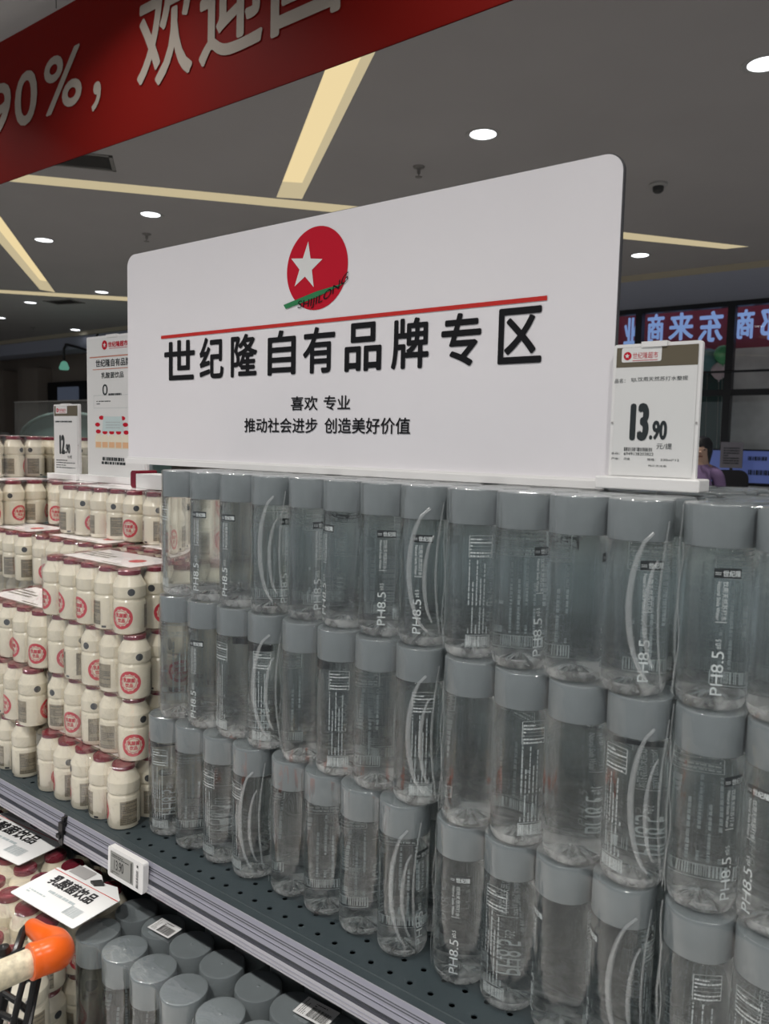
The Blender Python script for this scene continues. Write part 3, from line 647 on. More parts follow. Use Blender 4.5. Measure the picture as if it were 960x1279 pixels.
PK = [[(0.12, 0.0314, 0.0254), (0.3619, 0.0371, -0.0333), (0.6088, 0.0245, -0.042), (0.8563, 0.027, -0.0059)],
      [(0.122, 0.0254, 0.0244), (0.3671, 0.0254, -0.0039), (0.6176, 0.019, 0.0039), (0.86, 0.0209, 0.0081)],
      [(0.1053, 0.0165, 0.005), (0.3558, 0.018, -0.0292), (0.613, 0.0168, -0.0201), (0.8632, 0.011, 0.005)]]
# how far each front bottle is turned (0 = name facing the aisle, 200 = barcode side)
TURN = [[[200, 10, 5, 80], [68, -15, 42, 27], [265, 70, 95, 45], [30, 120, 30, 0]],
        [[90, 10, 210, 240], [110, 255, 100, 258], [110, 270, 120, 195], [62, -30, 90, 10]],
        [[240, 100, 215, 205], [120, 90, 100, 85], [25, 215, -42, -50], [252, 193, 0, 0]]]
tn = ('top', 'middle', 'bottom'); cn = ('first pack beside the yogurt drinks', 'second pack from the yogurt drinks', 'third pack from the yogurt drinks', 'fourth pack, cut by the right edge')
cb = ('first from the yogurt drinks', 'second from the yogurt drinks', 'third from the yogurt drinks', 'fourth from the yogurt drinks')
for T_ in range(3):
    for k in range(4):
        x, y, a = PK[T_][k]; z = -T_*(H+FILM)-H
        ox = x-1.5*D*math.cos(a); oy = y-1.5*D*math.sin(a)
        water_pack((ox, oy, z), a, 'clear water pack, front row %s tier, %s' % (tn[T_], cn[k]), 'shrink-wrapped water packs in the front row', TURN[T_][k], T_*4+k)
        water_pack((0.03+k*0.252, 0.222, z), 0.0, 'water pack of the rear row, %s tier, %s' % (tn[T_], cb[k]), 'shrink-wrapped water packs in the second row', [random.uniform(0, 360) for _ in range(4)], 20+T_*4+k, prints=(k == 0))

# lower stack under the shelf
LOW = -0.63-H
for k in range(3):
    t = water_pack((0.026+k*0.2505, -0.112, LOW), 0, 'water pack on the lower deck seen from above, ' + ('half beside the white card', 'middle one with a barcode sticker', 'right one under the shelf')[k], 'water packs on the lower deck', [150, 100, 90, 40], 40+k, d=0.0612)
    # barcode sticker on the film top
    for (px, py, w_, h_, ang) in ([(206, 1159, 0.042, 0.026, 0.0)] if k == 0 else [(395, 1264, 0.048, 0.030, 0.0)] if k == 1 else []):
        q = at_z(px, py, -0.6255); bs = Flat(); bs.rect(-w_/2, -h_/2, w_/2, h_/2, 0, 0); bs.barcode(-w_*0.15, -h_*0.40, w_*0.42, h_*0.15, 1, 0.0003); bs.lines(-w_*0.42, -h_*0.40, -w_*0.2, h_*0.42, 4, 1, 0.0003, 0.3, 4, vert=True); bs.lines(-w_*0.15, h_*0.2, w_*0.42, h_*0.42, 2, 1, 0.0003, 0.4, 2)
        o = bs.obj('barcode_sticker', parent=t, mats=['card', 'signblack'], fix=False); o.location = (q.x-t.location.x, q.y-t.location.y, q.z-t.location.z); o.rotation_euler = (0, 0, 0.06)

# ------------------------------------------------------------------ yogurt drinks
YH = 0.097; YR = 0.0245; YP_ = 0.0495
def milk_mesh():
    g = G(); g.lathe([(0.0205, 0.0), (0.0228, 0.0015), (0.0240, 0.0060), (0.0241, 0.0440), (0.0232, 0.0490), (0.0212, 0.0520), (0.0214, 0.0530), (0.0236, 0.0555), (0.0240, 0.0575), (0.0241, 0.0715), (0.0236, 0.0725), (0.0157, 0.0885), (0.0152, 0.0900)], 28)
    me = g.mesh('bottle', sharp=0.33); me.materials.append(MT['milk']); return me
def foil_mesh():
    g = G(); g.lathe([(0.0150, 0.0890), (0.0168, 0.0885), (0.0170, 0.0945), (0.0160, 0.0960), (0.0120, 0.0955), (0.0110, 0.0960)], 24)
    me = g.mesh('cap'); me.materials.append(MT['foil']); return me
def yprint(dota=0.3):
    f = Flat(); c = 0.026
    for r0_, r1_ in ((0.0122, 0.0172), (0.0102, 0.0109)):
        n = 36
        for k in range(n):
            if r1_ > 0.012 and k % 3 == 2: r0b = r0_+0.001; 
            else: r0b = r0_
            a, b = 2*PI*k/n, 2*PI*(k+1)/n
            f.add([(r0b*math.cos(a), c+r0b*math.sin(a), .0002), (r1_*math.cos(a), c+r1_*math.sin(a), .0002), (r1_*math.cos(b), c+r1_*math.sin(b), .0002), (r0b*math.cos(b), c+r0b*math.sin(b), .0002)], [(0, 1, 2, 3)], 0)
    f.text('乳酸菌', -0.0088, c+0.0002, 0.0088, c+0.0068, 0, 0, .0002, heavy=0.035); f.text('饮品', -0.0060, c-0.0072, 0.0060, c-0.0008, 0, 0, .0002, heavy=0.035)
    f.wrap(0.0241)
    g = Flat(); V_ = [(0.008, 0.0640, .0002)]+[(0.008+0.0054*q*math.cos(2*PI*k/20), 0.0640+0.0054*q*math.sin(2*PI*k/20), .0002) for q in (0.5, 1.0) for k in range(20)]
    g.add(V_, [(0, 1+k, 1+(k+1) % 20) for k in range(20)]+[(1+k, 21+k, 21+(k+1) % 20, 1+(k+1) % 20) for k in range(20)], 2); g.wrap(0.0240, dota); f.add(g.v, g.f, 2)
    for a0, sd in ((2.1, 3), (4.1, 5)):
        g = Flat()
        for q in range(6): g.rect(-0.0135+q*0.0045, 0.0075, -0.009+q*0.0045, 0.0440, 3, .0002)
        n3 = len(g.f); g.lines(-0.0125, 0.009, 0.0125, 0.043, 12, 1, .0004, 0.6, sd); mi_ = list(g.mi); g.wrap(0.0241, a0); f.add(g.v, g.f); f.mi[-len(mi_):] = mi_
    g = Flat(); g.rect(-0.004, 0.0035, 0.003, 0.0065, 2, .0003); g.wrap(0.0240, 2.9); f.add(g.v, g.f, 2)
    me = f.mesh('printed_label', fix=False)
    for k in ('red', 'textgrey', 'dot', 'blockgrey'): me.materials.append(MT[k])
    return me
MILK, FOIL, YPR = milk_mesh(), foil_mesh(), [yprint(a) for a in (0.3, 1.5, -1.2, 3.6)]
YF = {}
def yfilm(nx, ny, s):
    if (nx, ny, s) not in YF: me = film_mesh(nx, ny, YP_, 0.0245, YH-0.0008, s+9, 0.25); me.materials[0] = MT['film_y']; YF[(nx, ny, s)] = me
    return YF[(nx, ny, s)]
YC = {}
def card_mesh(nx, ny):
    if (nx, ny) not in YC:
        f = Flat(); w = (nx-1)*YP_; d = (ny-1)*YP_; a = 0.0
        f.rect(-a, -a, w+a, d+a, 3, 0); f.rect(-a+0.005, -a+0.005, w+a-0.005, d+a-0.005, 0, 0.0002)
        f.lines(0.01, d*0.35, w*0.45, d*0.75, 3, 2, 0.0004, 0.5, 3); f.disc(w*0.75, d*0.5, 0.014, mi=1, w=0.0004); f.lines(w*0.55, 0.0, w*0.95, d*0.2, 2, 2, 0.0004, 0.4, 4)
        me = f.mesh('top_card', fix=False)
        for k in ('pinkcard', 'red', 'textgrey', 'foil'): me.materials.append(MT[k])
        YC[(nx, ny)] = me
    return YC[(nx, ny)]
nyp = [0]
def yogurt_pack(xr, y, tier, label, nx=5, ny=3, rz=0.0, z=None, shown=True, tilt=0.0, card=True):
    z = SHELF+(tier-1)*YH if z is None else z
    x = xr-(nx-1)*YP_*math.cos(rz); yy = y-(nx-1)*YP_*math.sin(rz)
    t = empty('yogurt_drink_pack', (x, yy, z), rz, label, 'yogurt pack', 'shrink-wrapped yogurt drink packs')
    if tilt: t.rotation_euler = (tilt, 0, rz)
    nyp[0] += 1; R_ = random.Random(nyp[0]*13)
    for i in range(nx):
        for j in range(ny):
            front = j == 0 or i == nx-1
            b = O('bottle', MILK, t, (i*YP_, j*YP_, 0), R_.uniform(0, 2*PI)); O('cap', FOIL, b)
            if shown and front:
                q = min(range(4), key=lambda k: abs(math.remainder(b.rotation_euler.z+(0.3, 1.5, -1.2, 3.6)[k]-0.87, 2*PI))) if R_.random() < 0.65 else R_.randrange(4)
                O('printed_label', YPR[q], b)
    O('shrink_film', yfilm(nx, ny, nyp[0] % 2), t)
    if card: O('top_card', card_mesh(nx, ny), t, (0, 0, YH-0.0006))
    return t
on = {1: 'bottom', 2: 'second', 3: 'third', 4: 'fourth', 5: 'fifth', 6: 'topmost'}
for T_, (x, y) in {1: (-.051, -.018), 2: (-.055, .004), 3: (-.053, .004), 4: (-.062, .002)}.items():
    yogurt_pack(x, y, T_, 'yogurt drink pack in the front stack beside the water, %s from below' % ('lowest' if T_ == 1 else on[T_]))
for T_, (x, y) in {1: (-.333, -.018), 2: (-.305, -.019), 3: (-.3015, -.003)}.items():
    yogurt_pack(x, y, T_, 'yogurt drink pack in the front stack at the left photo edge, %s from below' % ('lowest' if T_ == 1 else on[T_]))
for T_ in (1, 2, 3, 4):
    yogurt_pack(-.065, .156, T_, 'yogurt drink pack of the rear stack beside the water, %s from below' % ('lowest' if T_ == 1 else on[T_]), shown=T_ == 4)
    yogurt_pack(-.325, .128 if T_ == 4 else .156, T_, 'yogurt drink pack of the rear stack left of the sign base, %s from below' % ('lowest' if T_ == 1 else on[T_]), shown=T_ == 4)
    yogurt_pack(-.585, .124 if T_ == 4 else .156, T_, 'yogurt drink pack of the rear stack under the small price sign, %s from below' % ('lowest' if T_ == 1 else on[T_]), shown=T_ == 4)
    yogurt_pack(-.845, .124 if T_ == 4 else .156, T_, 'yogurt drink pack of the rear stack at the far left, %s from below' % ('lowest' if T_ == 1 else on[T_]), shown=False)
yogurt_pack(-.322, .197, 5, 'yogurt drink pack with loose film in front of the white poster base', rz=0.06)
yogurt_pack(-.066, .200, 5, 'yogurt drink pack seen through the leftmost water bottles, beside the sign')
yogurt_pack(-.578, .250, 5, 'yogurt drink pack under the small price sign base', nx=3)
yogurt_pack(-.745, .130, 5, 'large looking yogurt pack at the left edge below the topmost one', ny=4)
yogurt_pack(-.875, .200, 6, 'topmost yogurt drink pack at the left edge of the photo')
yogurt_pack(-.835, .352, 6, 'shadowed topmost yogurt pack just left of the small price sign', ny=2, nx=4)
# small carton lying by the poster base
A = at_y(163, 609, 0.23); B = at_y(200, 596, 0.23)
t = empty('carton', (A.x, 0.23, -0.0525), 0, 'small white carton with a dark red end beside the poster base', 'carton')
g = G(); w_ = B.x-A.x+0.03; g.box((0.018, 0, 0), (w_, 0.05, 0.028)); g.obj('box', 'card', t)
g = G(); P = rrect(0, 0, 0.018, 0.034, 0.007); g.slab([(a, 0, b) for a, b in P], (0, 0.05, 0)); g.obj('end_flap', 'foil', t)

# lower deck packs
yogurt_pack(-.036, -.152, 1, 'lower deck yogurt pack under the tilted white card', z=-0.617-YH, ny=3, card=False)
yogurt_pack(-.290, -.150, 1, 'lower deck yogurt pack at the left edge under the shadowed card', z=-0.617-YH, ny=3, card=False)
yogurt_pack(.010, -.2035, 1, 'single row of yogurt drinks behind the orange cart handle', z=-0.640-YH, ny=1, nx=4, card=False)
yogurt_pack(-.036, -.152, 1, 'second layer yogurt pack of the lower deck right of the cart', z=-0.619-2*YH, ny=3, card=False)
yogurt_pack(-.290, -.150, 1, 'second layer yogurt pack of the lower deck at the left edge', z=-0.619-2*YH, ny=3, card=False)
yogurt_pack(.010, -.2035, 1, 'second layer row of yogurt drinks behind the cart wires', z=-0.642-2*YH, ny=1, nx=4, card=False)
t = empty('lower_deck', (0, 0, 0), 0, 'dark lower display deck under the hanging shelf', 'shelf')
g = G(); g.box((-1.15, -0.24, -0.842), (1.75, 0.80, -0.838)); g.obj('deck', 'steel', t)
g = G(); g.box((0.0, -0.17, -0.838), (0.80, 0.10, LOW-0.0005)); g.obj('riser', 'steel', t)
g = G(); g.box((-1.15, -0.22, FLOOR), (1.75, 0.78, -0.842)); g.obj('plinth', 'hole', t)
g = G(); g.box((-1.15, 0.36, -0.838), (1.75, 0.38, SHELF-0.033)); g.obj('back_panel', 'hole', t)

# white cards on the lower yogurt packs
def card(corners, label, nm='price_card'):
    TL, TR, BR, BL = [Vector(c) for c in corners]
    U = (TR-TL); V = (TL-BL); t = empty(nm, BL, 0, label, 'sign card', 'paper cards on the lower packs')
    w, h = U.length, V.length; o = (0, 0, 0); n = U.cross(V).normalized()
    g = Flat(); P = rrect(0, 0, w, h, 0.003); g.slab([(a, b, 0.0) for a, b in P], (0, 0, 0.0012)); g.plane(o, U, V).obj('sheet', 'card', t)
    f = Flat(); f.text('乳酸菌饮品', w*0.14, h*0.56, w*0.80, h*0.86, 0, w=0.0016, heavy=0.03); f.plane(o, U, V).obj('title_text', 'black', t, fix=False)
    f = Flat(); f.lines(w*0.10, h*0.20, w*0.52, h*0.32, 2, 0, 0.0016, 0.5, 2); f.lines(w*0.30, h*0.40, w*0.70, h*0.50, 1, 0, 0.0016, 0.6, 4); f.barcode(w*0.70, h*0.16, w*0.88, h*0.40, 0, 0.0016); f.plane(o, U, V).obj('small_print', 'inkgrey', t, fix=False)
    f = Flat(); f.rect(0, h*0.925, w, h*0.940, 0, 0.0016); f.plane(o, U, V).obj('red_rule', 'linered', t, fix=False)
    # header tab beyond the red rule
    g = Flat(); g.slab([(w*0.12, h, 0), (w*0.98, h, 0), (w*0.80, h*1.22, 0), (w*0.62, h*1.16, 0), (w*0.50, h*1.30, 0), (w*0.20, h*1.34, 0)], (0, 0, 0.001)); g.plane(o, U, V).obj('header_tab', 'card', t)
    g = Flat(); g.rect(w*0.16, h*1.02, w*0.44, h*1.28, 0, 0.0016); g.plane(o, U, V).obj('grey_block', 'rim', t, fix=False)
    g = Flat(); g.slab([(w*0.52, h*1.02, 0.0012), (w*0.60, h*0.99, 0.0012), (w*0.68, h*1.10, 0.0012), (w*0.60, h*1.16, 0.0012)], (0, 0, 0.004)); g.plane(o, U, V).obj('clip', 'dark', t)
    return t
zc = -0.598
TL, TR, BR, BL = [at_z(*a, zc) for a in ((72.5, 1083.75), (151, 1125), (75, 1162.5), (12.5, 1110))]
card((TL, TR, BR+Vector((0, 0, -0.006)), BL+Vector((0, 0, -0.006))), 'tilted white card with black title lying beside the grey caps')
TL, TR, BR, BL = [at_z(*a, zc) for a in ((-14, 1034), (64, 1068), (18, 1079), (-60, 1044))]
zc = -0.611
TL = at_z(-10, 1012, zc); TR = at_z(83, 1053, zc); BR = at_z(18, 1079, zc); BL = at_z(-70, 1036, zc)
card((TL, TR, BR, BL), 'white card half in shadow under the shelf at the left edge')

# ------------------------------------------------------------------ big white sign
YS = 0.125
t = empty('brand_sign', (0, YS, 0.004), 0, 'large white sign board with star logo and black title above the water bottles', 'sign')
sl = at_y(157.5, 320, YS).x+0.003; sr = at_y(779, 188, YS).x; zt_ = at_y(779, 188, YS).z; z0_ = 0.008
g = G(); P = rrect(sl, z0_-0.004, sr, zt_-0.004, 0.020, 8, (0, 0, 1, 1)); g.slab([(a, 0, b) for a, b in P], (0, 0.006, 0)); g.obj('board', 'board', t)
g = G(); P2 = rrect(sl-0.0006, z0_-0.004, sr+0.0012, zt_-0.004+0.0008, 0.020, 8, (0, 0, 1, 1)); g.slab([(a, 0.0012, b) for a, b in P2], (0, 0.005, 0)); g.obj('board_back', 'edge', t)
g = G(); g.box((sl, -0.006, -0.0028), (sr-0.002, 0.020, 0.0055)); g.box((sl, -0.003, 0.0055), (sr-0.002, 0.0, 0.0085)); g.obj('base_channel', 'base', t)
def sgn(px, py): p = at_y(px, py, YS-0.001); return p.x, p.z-0.004
def splane(f, nm, m): return f.map(lambda u, v, w: (u, -0.0006-w, v)).obj(nm, m, t, fix=False)
f = Flat(); cx0, _ = sgn(358, 334); cx1, _ = sgn(434, 334); cxx = (cx0+cx1)/2; _, czt = sgn(398, 282); _, czb = sgn(395, 387); czz = (czt+czb)/2
rl = (cx1-cx0)/2*1.0; f.disc(cxx, czz, rl, (czt-czb)/2, n=64); splane(f, 'logo_disc', 'signred')
f = Flat(); sx, sz = sgn(382, 333); f.star(sx, sz, 0.034, rot=0.12, w=0.0006, sx=0.92); splane(f, 'logo_star', 'card')
f = Flat(); a = sgn(354, 381); b = sgn(357, 386); c = sgn(432, 353); d_ = sgn(395, 364); e_ = sgn(396, 371)
f.add([(a[0], a[1], .0008), (b[0], b[1], .0008), (e_[0], e_[1], .0008), (c[0], c[1], .0008), (d_[0], d_[1], .0008)], [(0, 1, 2, 4), (4, 2, 3)]); splane(f, 'logo_swoosh', 'green')
f = Flat(); vs, fs = text2d('SHIJILONG', 0.0, 0.2); p0 = Vector(sgn(372, 388)); p1 = Vector(sgn(436, 351)); h_ = 0.0135
dirv = (p1-p0); f.add([(p0.x+dirv.x*x-0.1*h_*y, p0.y+dirv.y*x+h_*y-0.010*math.sin(PI*x), .001) for x, y in vs], fs); splane(f, 'logo_text', 'signblack')
f = Flat(); a = sgn(201, 421.5); b = sgn(683, 371); f.rect(a[0], a[1]-0.0026, b[0], a[1]+0.0026, 0, 0.0004); splane(f, 'red_rule', 'linered')
f = Flat(); zb0, zt0_ = 0.1385-0.004, 0.2045-0.004
edges = [(205, 243), (249, 279), (288, 321), (334, 369), (378, 418), (430, 476), (488, 535), (550, 600), (621, 676)]
tb = [(424, 474), (421, 471), (420, 472), (418, 470), (416, 468), (412, 464), (405, 463), (402, 459), (393, 450)]
for ch, (e0, e1) in zip('世纪隆自有品牌专区', edges):
    f = Flat(); f.text(ch, sgn(e0, 450)[0], zb0+0.002, sgn(e1, 440)[0], zt0_, w=0.0004, heavy=0.022); splane(f, 'title_character', 'signblack')
f = Flat()
for s_, a, b, zz0, zz1 in (('喜欢', 363, 396.5, .0895, .1095), ('专业', 404, 437, .0895, .1095)): f.text(s_, sgn(a, 503)[0], zz0-.004, sgn(b, 503)[0], zz1-.004, w=0.0004, heavy=0.012)
for s_, a, b, zz0, zz1 in (('推动社会进步', 305, 396, .0575, .0790), ('创造美好价值', 405, 512, .0575, .0790)): f.text(s_, sgn(a, 531)[0], zz0-.004, sgn(b, 531)[0], zz1-.004, w=0.0004, heavy=0.012)
splane(f, 'slogan_text', 'signblack')

# ------------------------------------------------------------------ price tag holders and poster
def holder(x0, x1, y, z0, zt, label, big, small, full, rz=0.0):
    t = empty('price_sign', (x0, y, z0), rz, label, 'price sign', 'price signs in white stands'); w = x1-x0; h = zt-z0
    g = G(); g.box((-0.009, -0.014, 0), (w+0.008, 0.022, 0.013)); me = g.mesh('stand_base')
    o = link('stand_base', me, 'base', t)
    bz = o.modifiers.new('b', 'BEVEL'); bz.width = 0.0015; bz.segments = 2
    P = rrect(0, 0.010, w, h, 0.003)
    g = G(); g.slab([(a, 0, b) for a, b in P], (0, 0.006, 0)); g.obj('frame', 'base', t)
    g = G(); g.box((w*0.33, -0.003, h-0.004), (w*0.62, 0.007, h+0.0015)); g.obj('top_clip', 'base', t)
    def put(f, nm, m): return f.map(lambda u, v, q: (u, -0.0008-q, v)).obj(nm, m, t, fix=False)
    i = 0.0035
    f = Flat(); f.rect(i, 0.014, w-i, h-0.0035); put(f, 'paper', 'card')
    hb = h*0.135
    f = Flat(); f.rect(i, h-0.0035-hb, w-i, h-0.0035, 0, 0.0002); put(f, 'header_band', 'olive')
    f = Flat(); P = rrect(w*0.10, h-0.002-hb*0.82, w*0.56, h-0.0037, 0.002); f.poly(P, 0, 0.0004); put(f, 'badge', 'card')
    f = Flat(); f.disc(w*0.17, h-0.0037-hb*0.42, 0.0042*w/0.09, w=0.0006, n=24); f.text('世纪隆超市', w*0.23, h-0.0037-hb*0.58, w*0.52, h-0.0037-hb*0.26, 0.02, w=0.0006); f.rect(w*0.23, h-0.0037-hb*0.68, w*0.52, h-0.0037-hb*0.65, w=0.0006); put(f, 'badge_print', 'signred')
    f = Flat(); f.star(w*0.166, h-0.0037-hb*0.42, 0.0028*w/0.09, w=0.0008); put(f, 'badge_star', 'card')
    f = Flat(); q = 0.0004
    f.text(big, w*0.235, h*0.335, w*0.455, h*0.595, 0, w=q, heavy=0.05); f.text(small, w*0.465, h*0.345, w*0.665, h*0.475, 0, w=q, heavy=0.04)
    f.text('元/提', w*0.555, h*0.282, w*0.73, h*0.322, 0.005, w=q)
    put(f, 'price_text', 'inkdark')
    f = Flat()
    if full:
        f.text('品名：', w*0.03, h*0.735, w*0.155, h*0.765, 0.008, w=q); f.text('SJL饮用天然苏打水整提', w*0.225, h*0.738, w*0.865, h*0.772, 0.008, w=q)
        f.text('条码：', w*0.03, h*0.236, w*0.13, h*0.254, 0.0, w=q); f.text('6949138203822', w*0.18, h*0.236, w*0.525, h*0.256, 0.01, w=q)
        f.text('产地：', w*0.03, h*0.200, w*0.13, h*0.218, 0.0, w=q); f.text('河南', w*0.18, h*0.200, w*0.255, h*0.218, 0.0, w=q)
        f.text('规格：', w*0.455, h*0.200, w*0.555, h*0.218, 0.0, w=q); f.text('330ml*12', w*0.61, h*0.202, w*0.815, h*0.218, 0.0, w=q)
        f.barcode(w*0.18, h*0.264, w*0.505, h*0.290, w=q); f.text('物价员签章', w*0.47, h*0.160, w*0.68, h*0.174, 0.0, w=q)
    else:
        f.lines(w*0.08, h*0.76, w*0.75, h*0.785, 1, 0, q, 0.8, 4); f.lines(w*0.1, h*0.15, w*0.85, h*0.28, 4, 0, q, 0.35, 6)
    put(f, 'small_print', 'inkdark')
    for xx in (0.0018, w-0.0018):
        f = Flat(); f.disc(xx, h*0.46, 0.0012, w=0.0002, n=10); put(f, 'rivet', 'rim')
    return t
yt = 0.112
holder(at_y(767, 432, yt).x, at_y(878, 424, yt).x, yt, 0.0035, at_y(820, 428, yt).z, 'white price sign reading 13.90 standing on the water packs right of the sign', '13', '.90', True, 0.0)
yl = 0.29
holder(at_y(67, 506, yl).x, at_y(98, 504, yl).x, yl, -0.0525, at_y(80, 505, yl).z, 'small white price sign reading 12.90 on the yogurt packs at the left', '12', '.90', False, 0.0)
# poster
x0_, x1_ = at_y(103, 421, yl).x, at_y(103, 421, yl).x+0.215; zt_p = at_y(103, 421, yl).z
t = empty('product_poster', (x0_, yl+0.01, -0.0525), 0, 'tall white product poster in a stand left of the big sign', 'poster'); w = x1_-x0_; h = zt_p+0.0525
g = G(); g.box((-0.02, -0.016, 0), (w+0.01, 0.024, 0.014)); g.obj('stand_base', 'base', t)
g = G(); g.slab([(a, 0, b) for a, b in rrect(0, 0.010, w, h, 0.003)], (0, 0.006, 0)); g.obj('frame', 'base', t)
g = G(); g.box((w*0.36, -0.003, h-0.005), (w*0.54, 0.007, h+0.001)); g.obj('top_clip', 'base', t)
def pp(px, py): p = at_y(px, py, yl+0.009); return p.x-x0_, p.z+0.0525
def put(f, nm, m): return f.map(lambda u, v, q: (u, -0.0008-q, v)).obj(nm, m, t, fix=False)
f = Flat(); f.rect(0.004, 0.014, w-0.004, h-0.005); put(f, 'paper', 'card')
def ptext(f, s_, px0, pyb, px1, pyt, b=0.01): A = pp(px0, pyb); B = pp(px1, pyb); C_ = pp(px0, pyt); f.text(s_, A[0], A[1], B[0], C_[1], w=0.0004, heavy=b*1.5)
f = Flat(); c_ = pp(130.5, 431); f.disc(c_[0], c_[1], 0.0100, w=0.0003); ptext(f, '世纪隆超市', 135, 434, 159.5, 427, 0.02); a = pp(136, 435); b = pp(159, 435); f.rect(a[0], a[1]-.001, b[0], a[1], w=0.0004); put(f, 'logo_print', 'signred')
f = Flat(); f.star(c_[0], c_[1], 0.006, w=0.0006); put(f, 'logo_star', 'card')
f = Flat(); a = pp(112, 447); b = pp(163, 446); f.rect(a[0], a[1]-.0012, b[0]+0.01, a[1]+.0012, w=0.0004); a = pp(116, 462); f.rect(a[0], a[1]-.0008, b[0]+0.01, a[1]+.0008, w=0.0004); MT['orangeline'] = mat('orange_rule', (0.55, 0.2, 0.12), 0.5); put(f, 'rules', 'orangeline')
for s_, *q_ in (('世纪隆自有品牌', 119.5, 459, 163, 449.5, 0.015), ('乳酸菌饮品', 126.5, 473, 154.5, 465.5, 0.01), ('0', 128, 494, 134.5, 480, 0.01)):
    f = Flat(); ptext(f, s_, *q_); put(f, 'poster_text', 'inkdark')
for i_, (px0, py0, px1, py1) in enumerate(((135.5, 494, 153, 490.5), (120.5, 502, 156, 499.8), (120.5, 505, 161, 503), (128, 575, 155, 571.5), (127, 579.5, 157, 577.5))):
    A = pp(px0, py0); B = pp(px1, py1); f = Flat(); f.lines(A[0], A[1], B[0], B[1], 1, 0, 0.0004, 0.9, 20+i_); put(f, 'small_print', 'inkdark')
f = Flat(); A = pp(117, 510); B = pp(162, 492.5); f.frame(A[0], A[1], B[0], B[1], 0.0006, 0, 0.0003); put(f, 'text_frame', 'inkgrey')
# printed picture of a drink pack
MT['peach'] = mat('peach_print', (0.75, 0.45, 0.25), 0.5); MT['pastel'] = mat('pale_mint_print', (0.55, 0.66, 0.66), 0.5)
A = pp(119, 561); B = pp(161, 518); wu = B[0]-A[0]; hv = B[1]-A[1]; f = Flat()
for k in range(5):
    u_ = A[0]+wu*(0.1+0.2*k); f.poly([(u_-wu*.095, A[1]+hv*.03), (u_+wu*.095, A[1]+hv*.03), (u_+wu*.1, A[1]+hv*.35), (u_+wu*.06, A[1]+hv*.46), (u_-wu*.06, A[1]+hv*.46), (u_-wu*.1, A[1]+hv*.35)], 0, 0.0003)
    f.rect(u_-wu*.08, A[1]+hv*.06, u_+wu*.08, A[1]+hv*.22, 1, 0.0005)
for (a, b) in ((.1, .52), (.08, .72), (.2, .92), (.92, .5), (.9, .72), (.82, .9), (.3, .5), (.5, .5), (.7, .5)): f.disc(A[0]+wu*a, A[1]+hv*b, wu*.075, hv*.06, 2, 0.0005, 16)
f.poly([(A[0]+wu*.22, A[1]+hv*.53), (A[0]+wu*.85, A[1]+hv*.53), (A[0]+wu*.80, A[1]+hv*.95), (A[0]+wu*.26, A[1]+hv*.95)], 3, 0.0007); f.lines(A[0]+wu*.33, A[1]+hv*.62, A[0]+wu*.75, A[1]+hv*.85, 3, 4, 0.0009, 0.35, 9)
f.map(lambda u, v, q: (u, -0.0008-q, v)).obj('pack_picture', parent=t, mats=['milk', 'peach', 'signred', 'pastel', 'inkgrey'], fix=False)

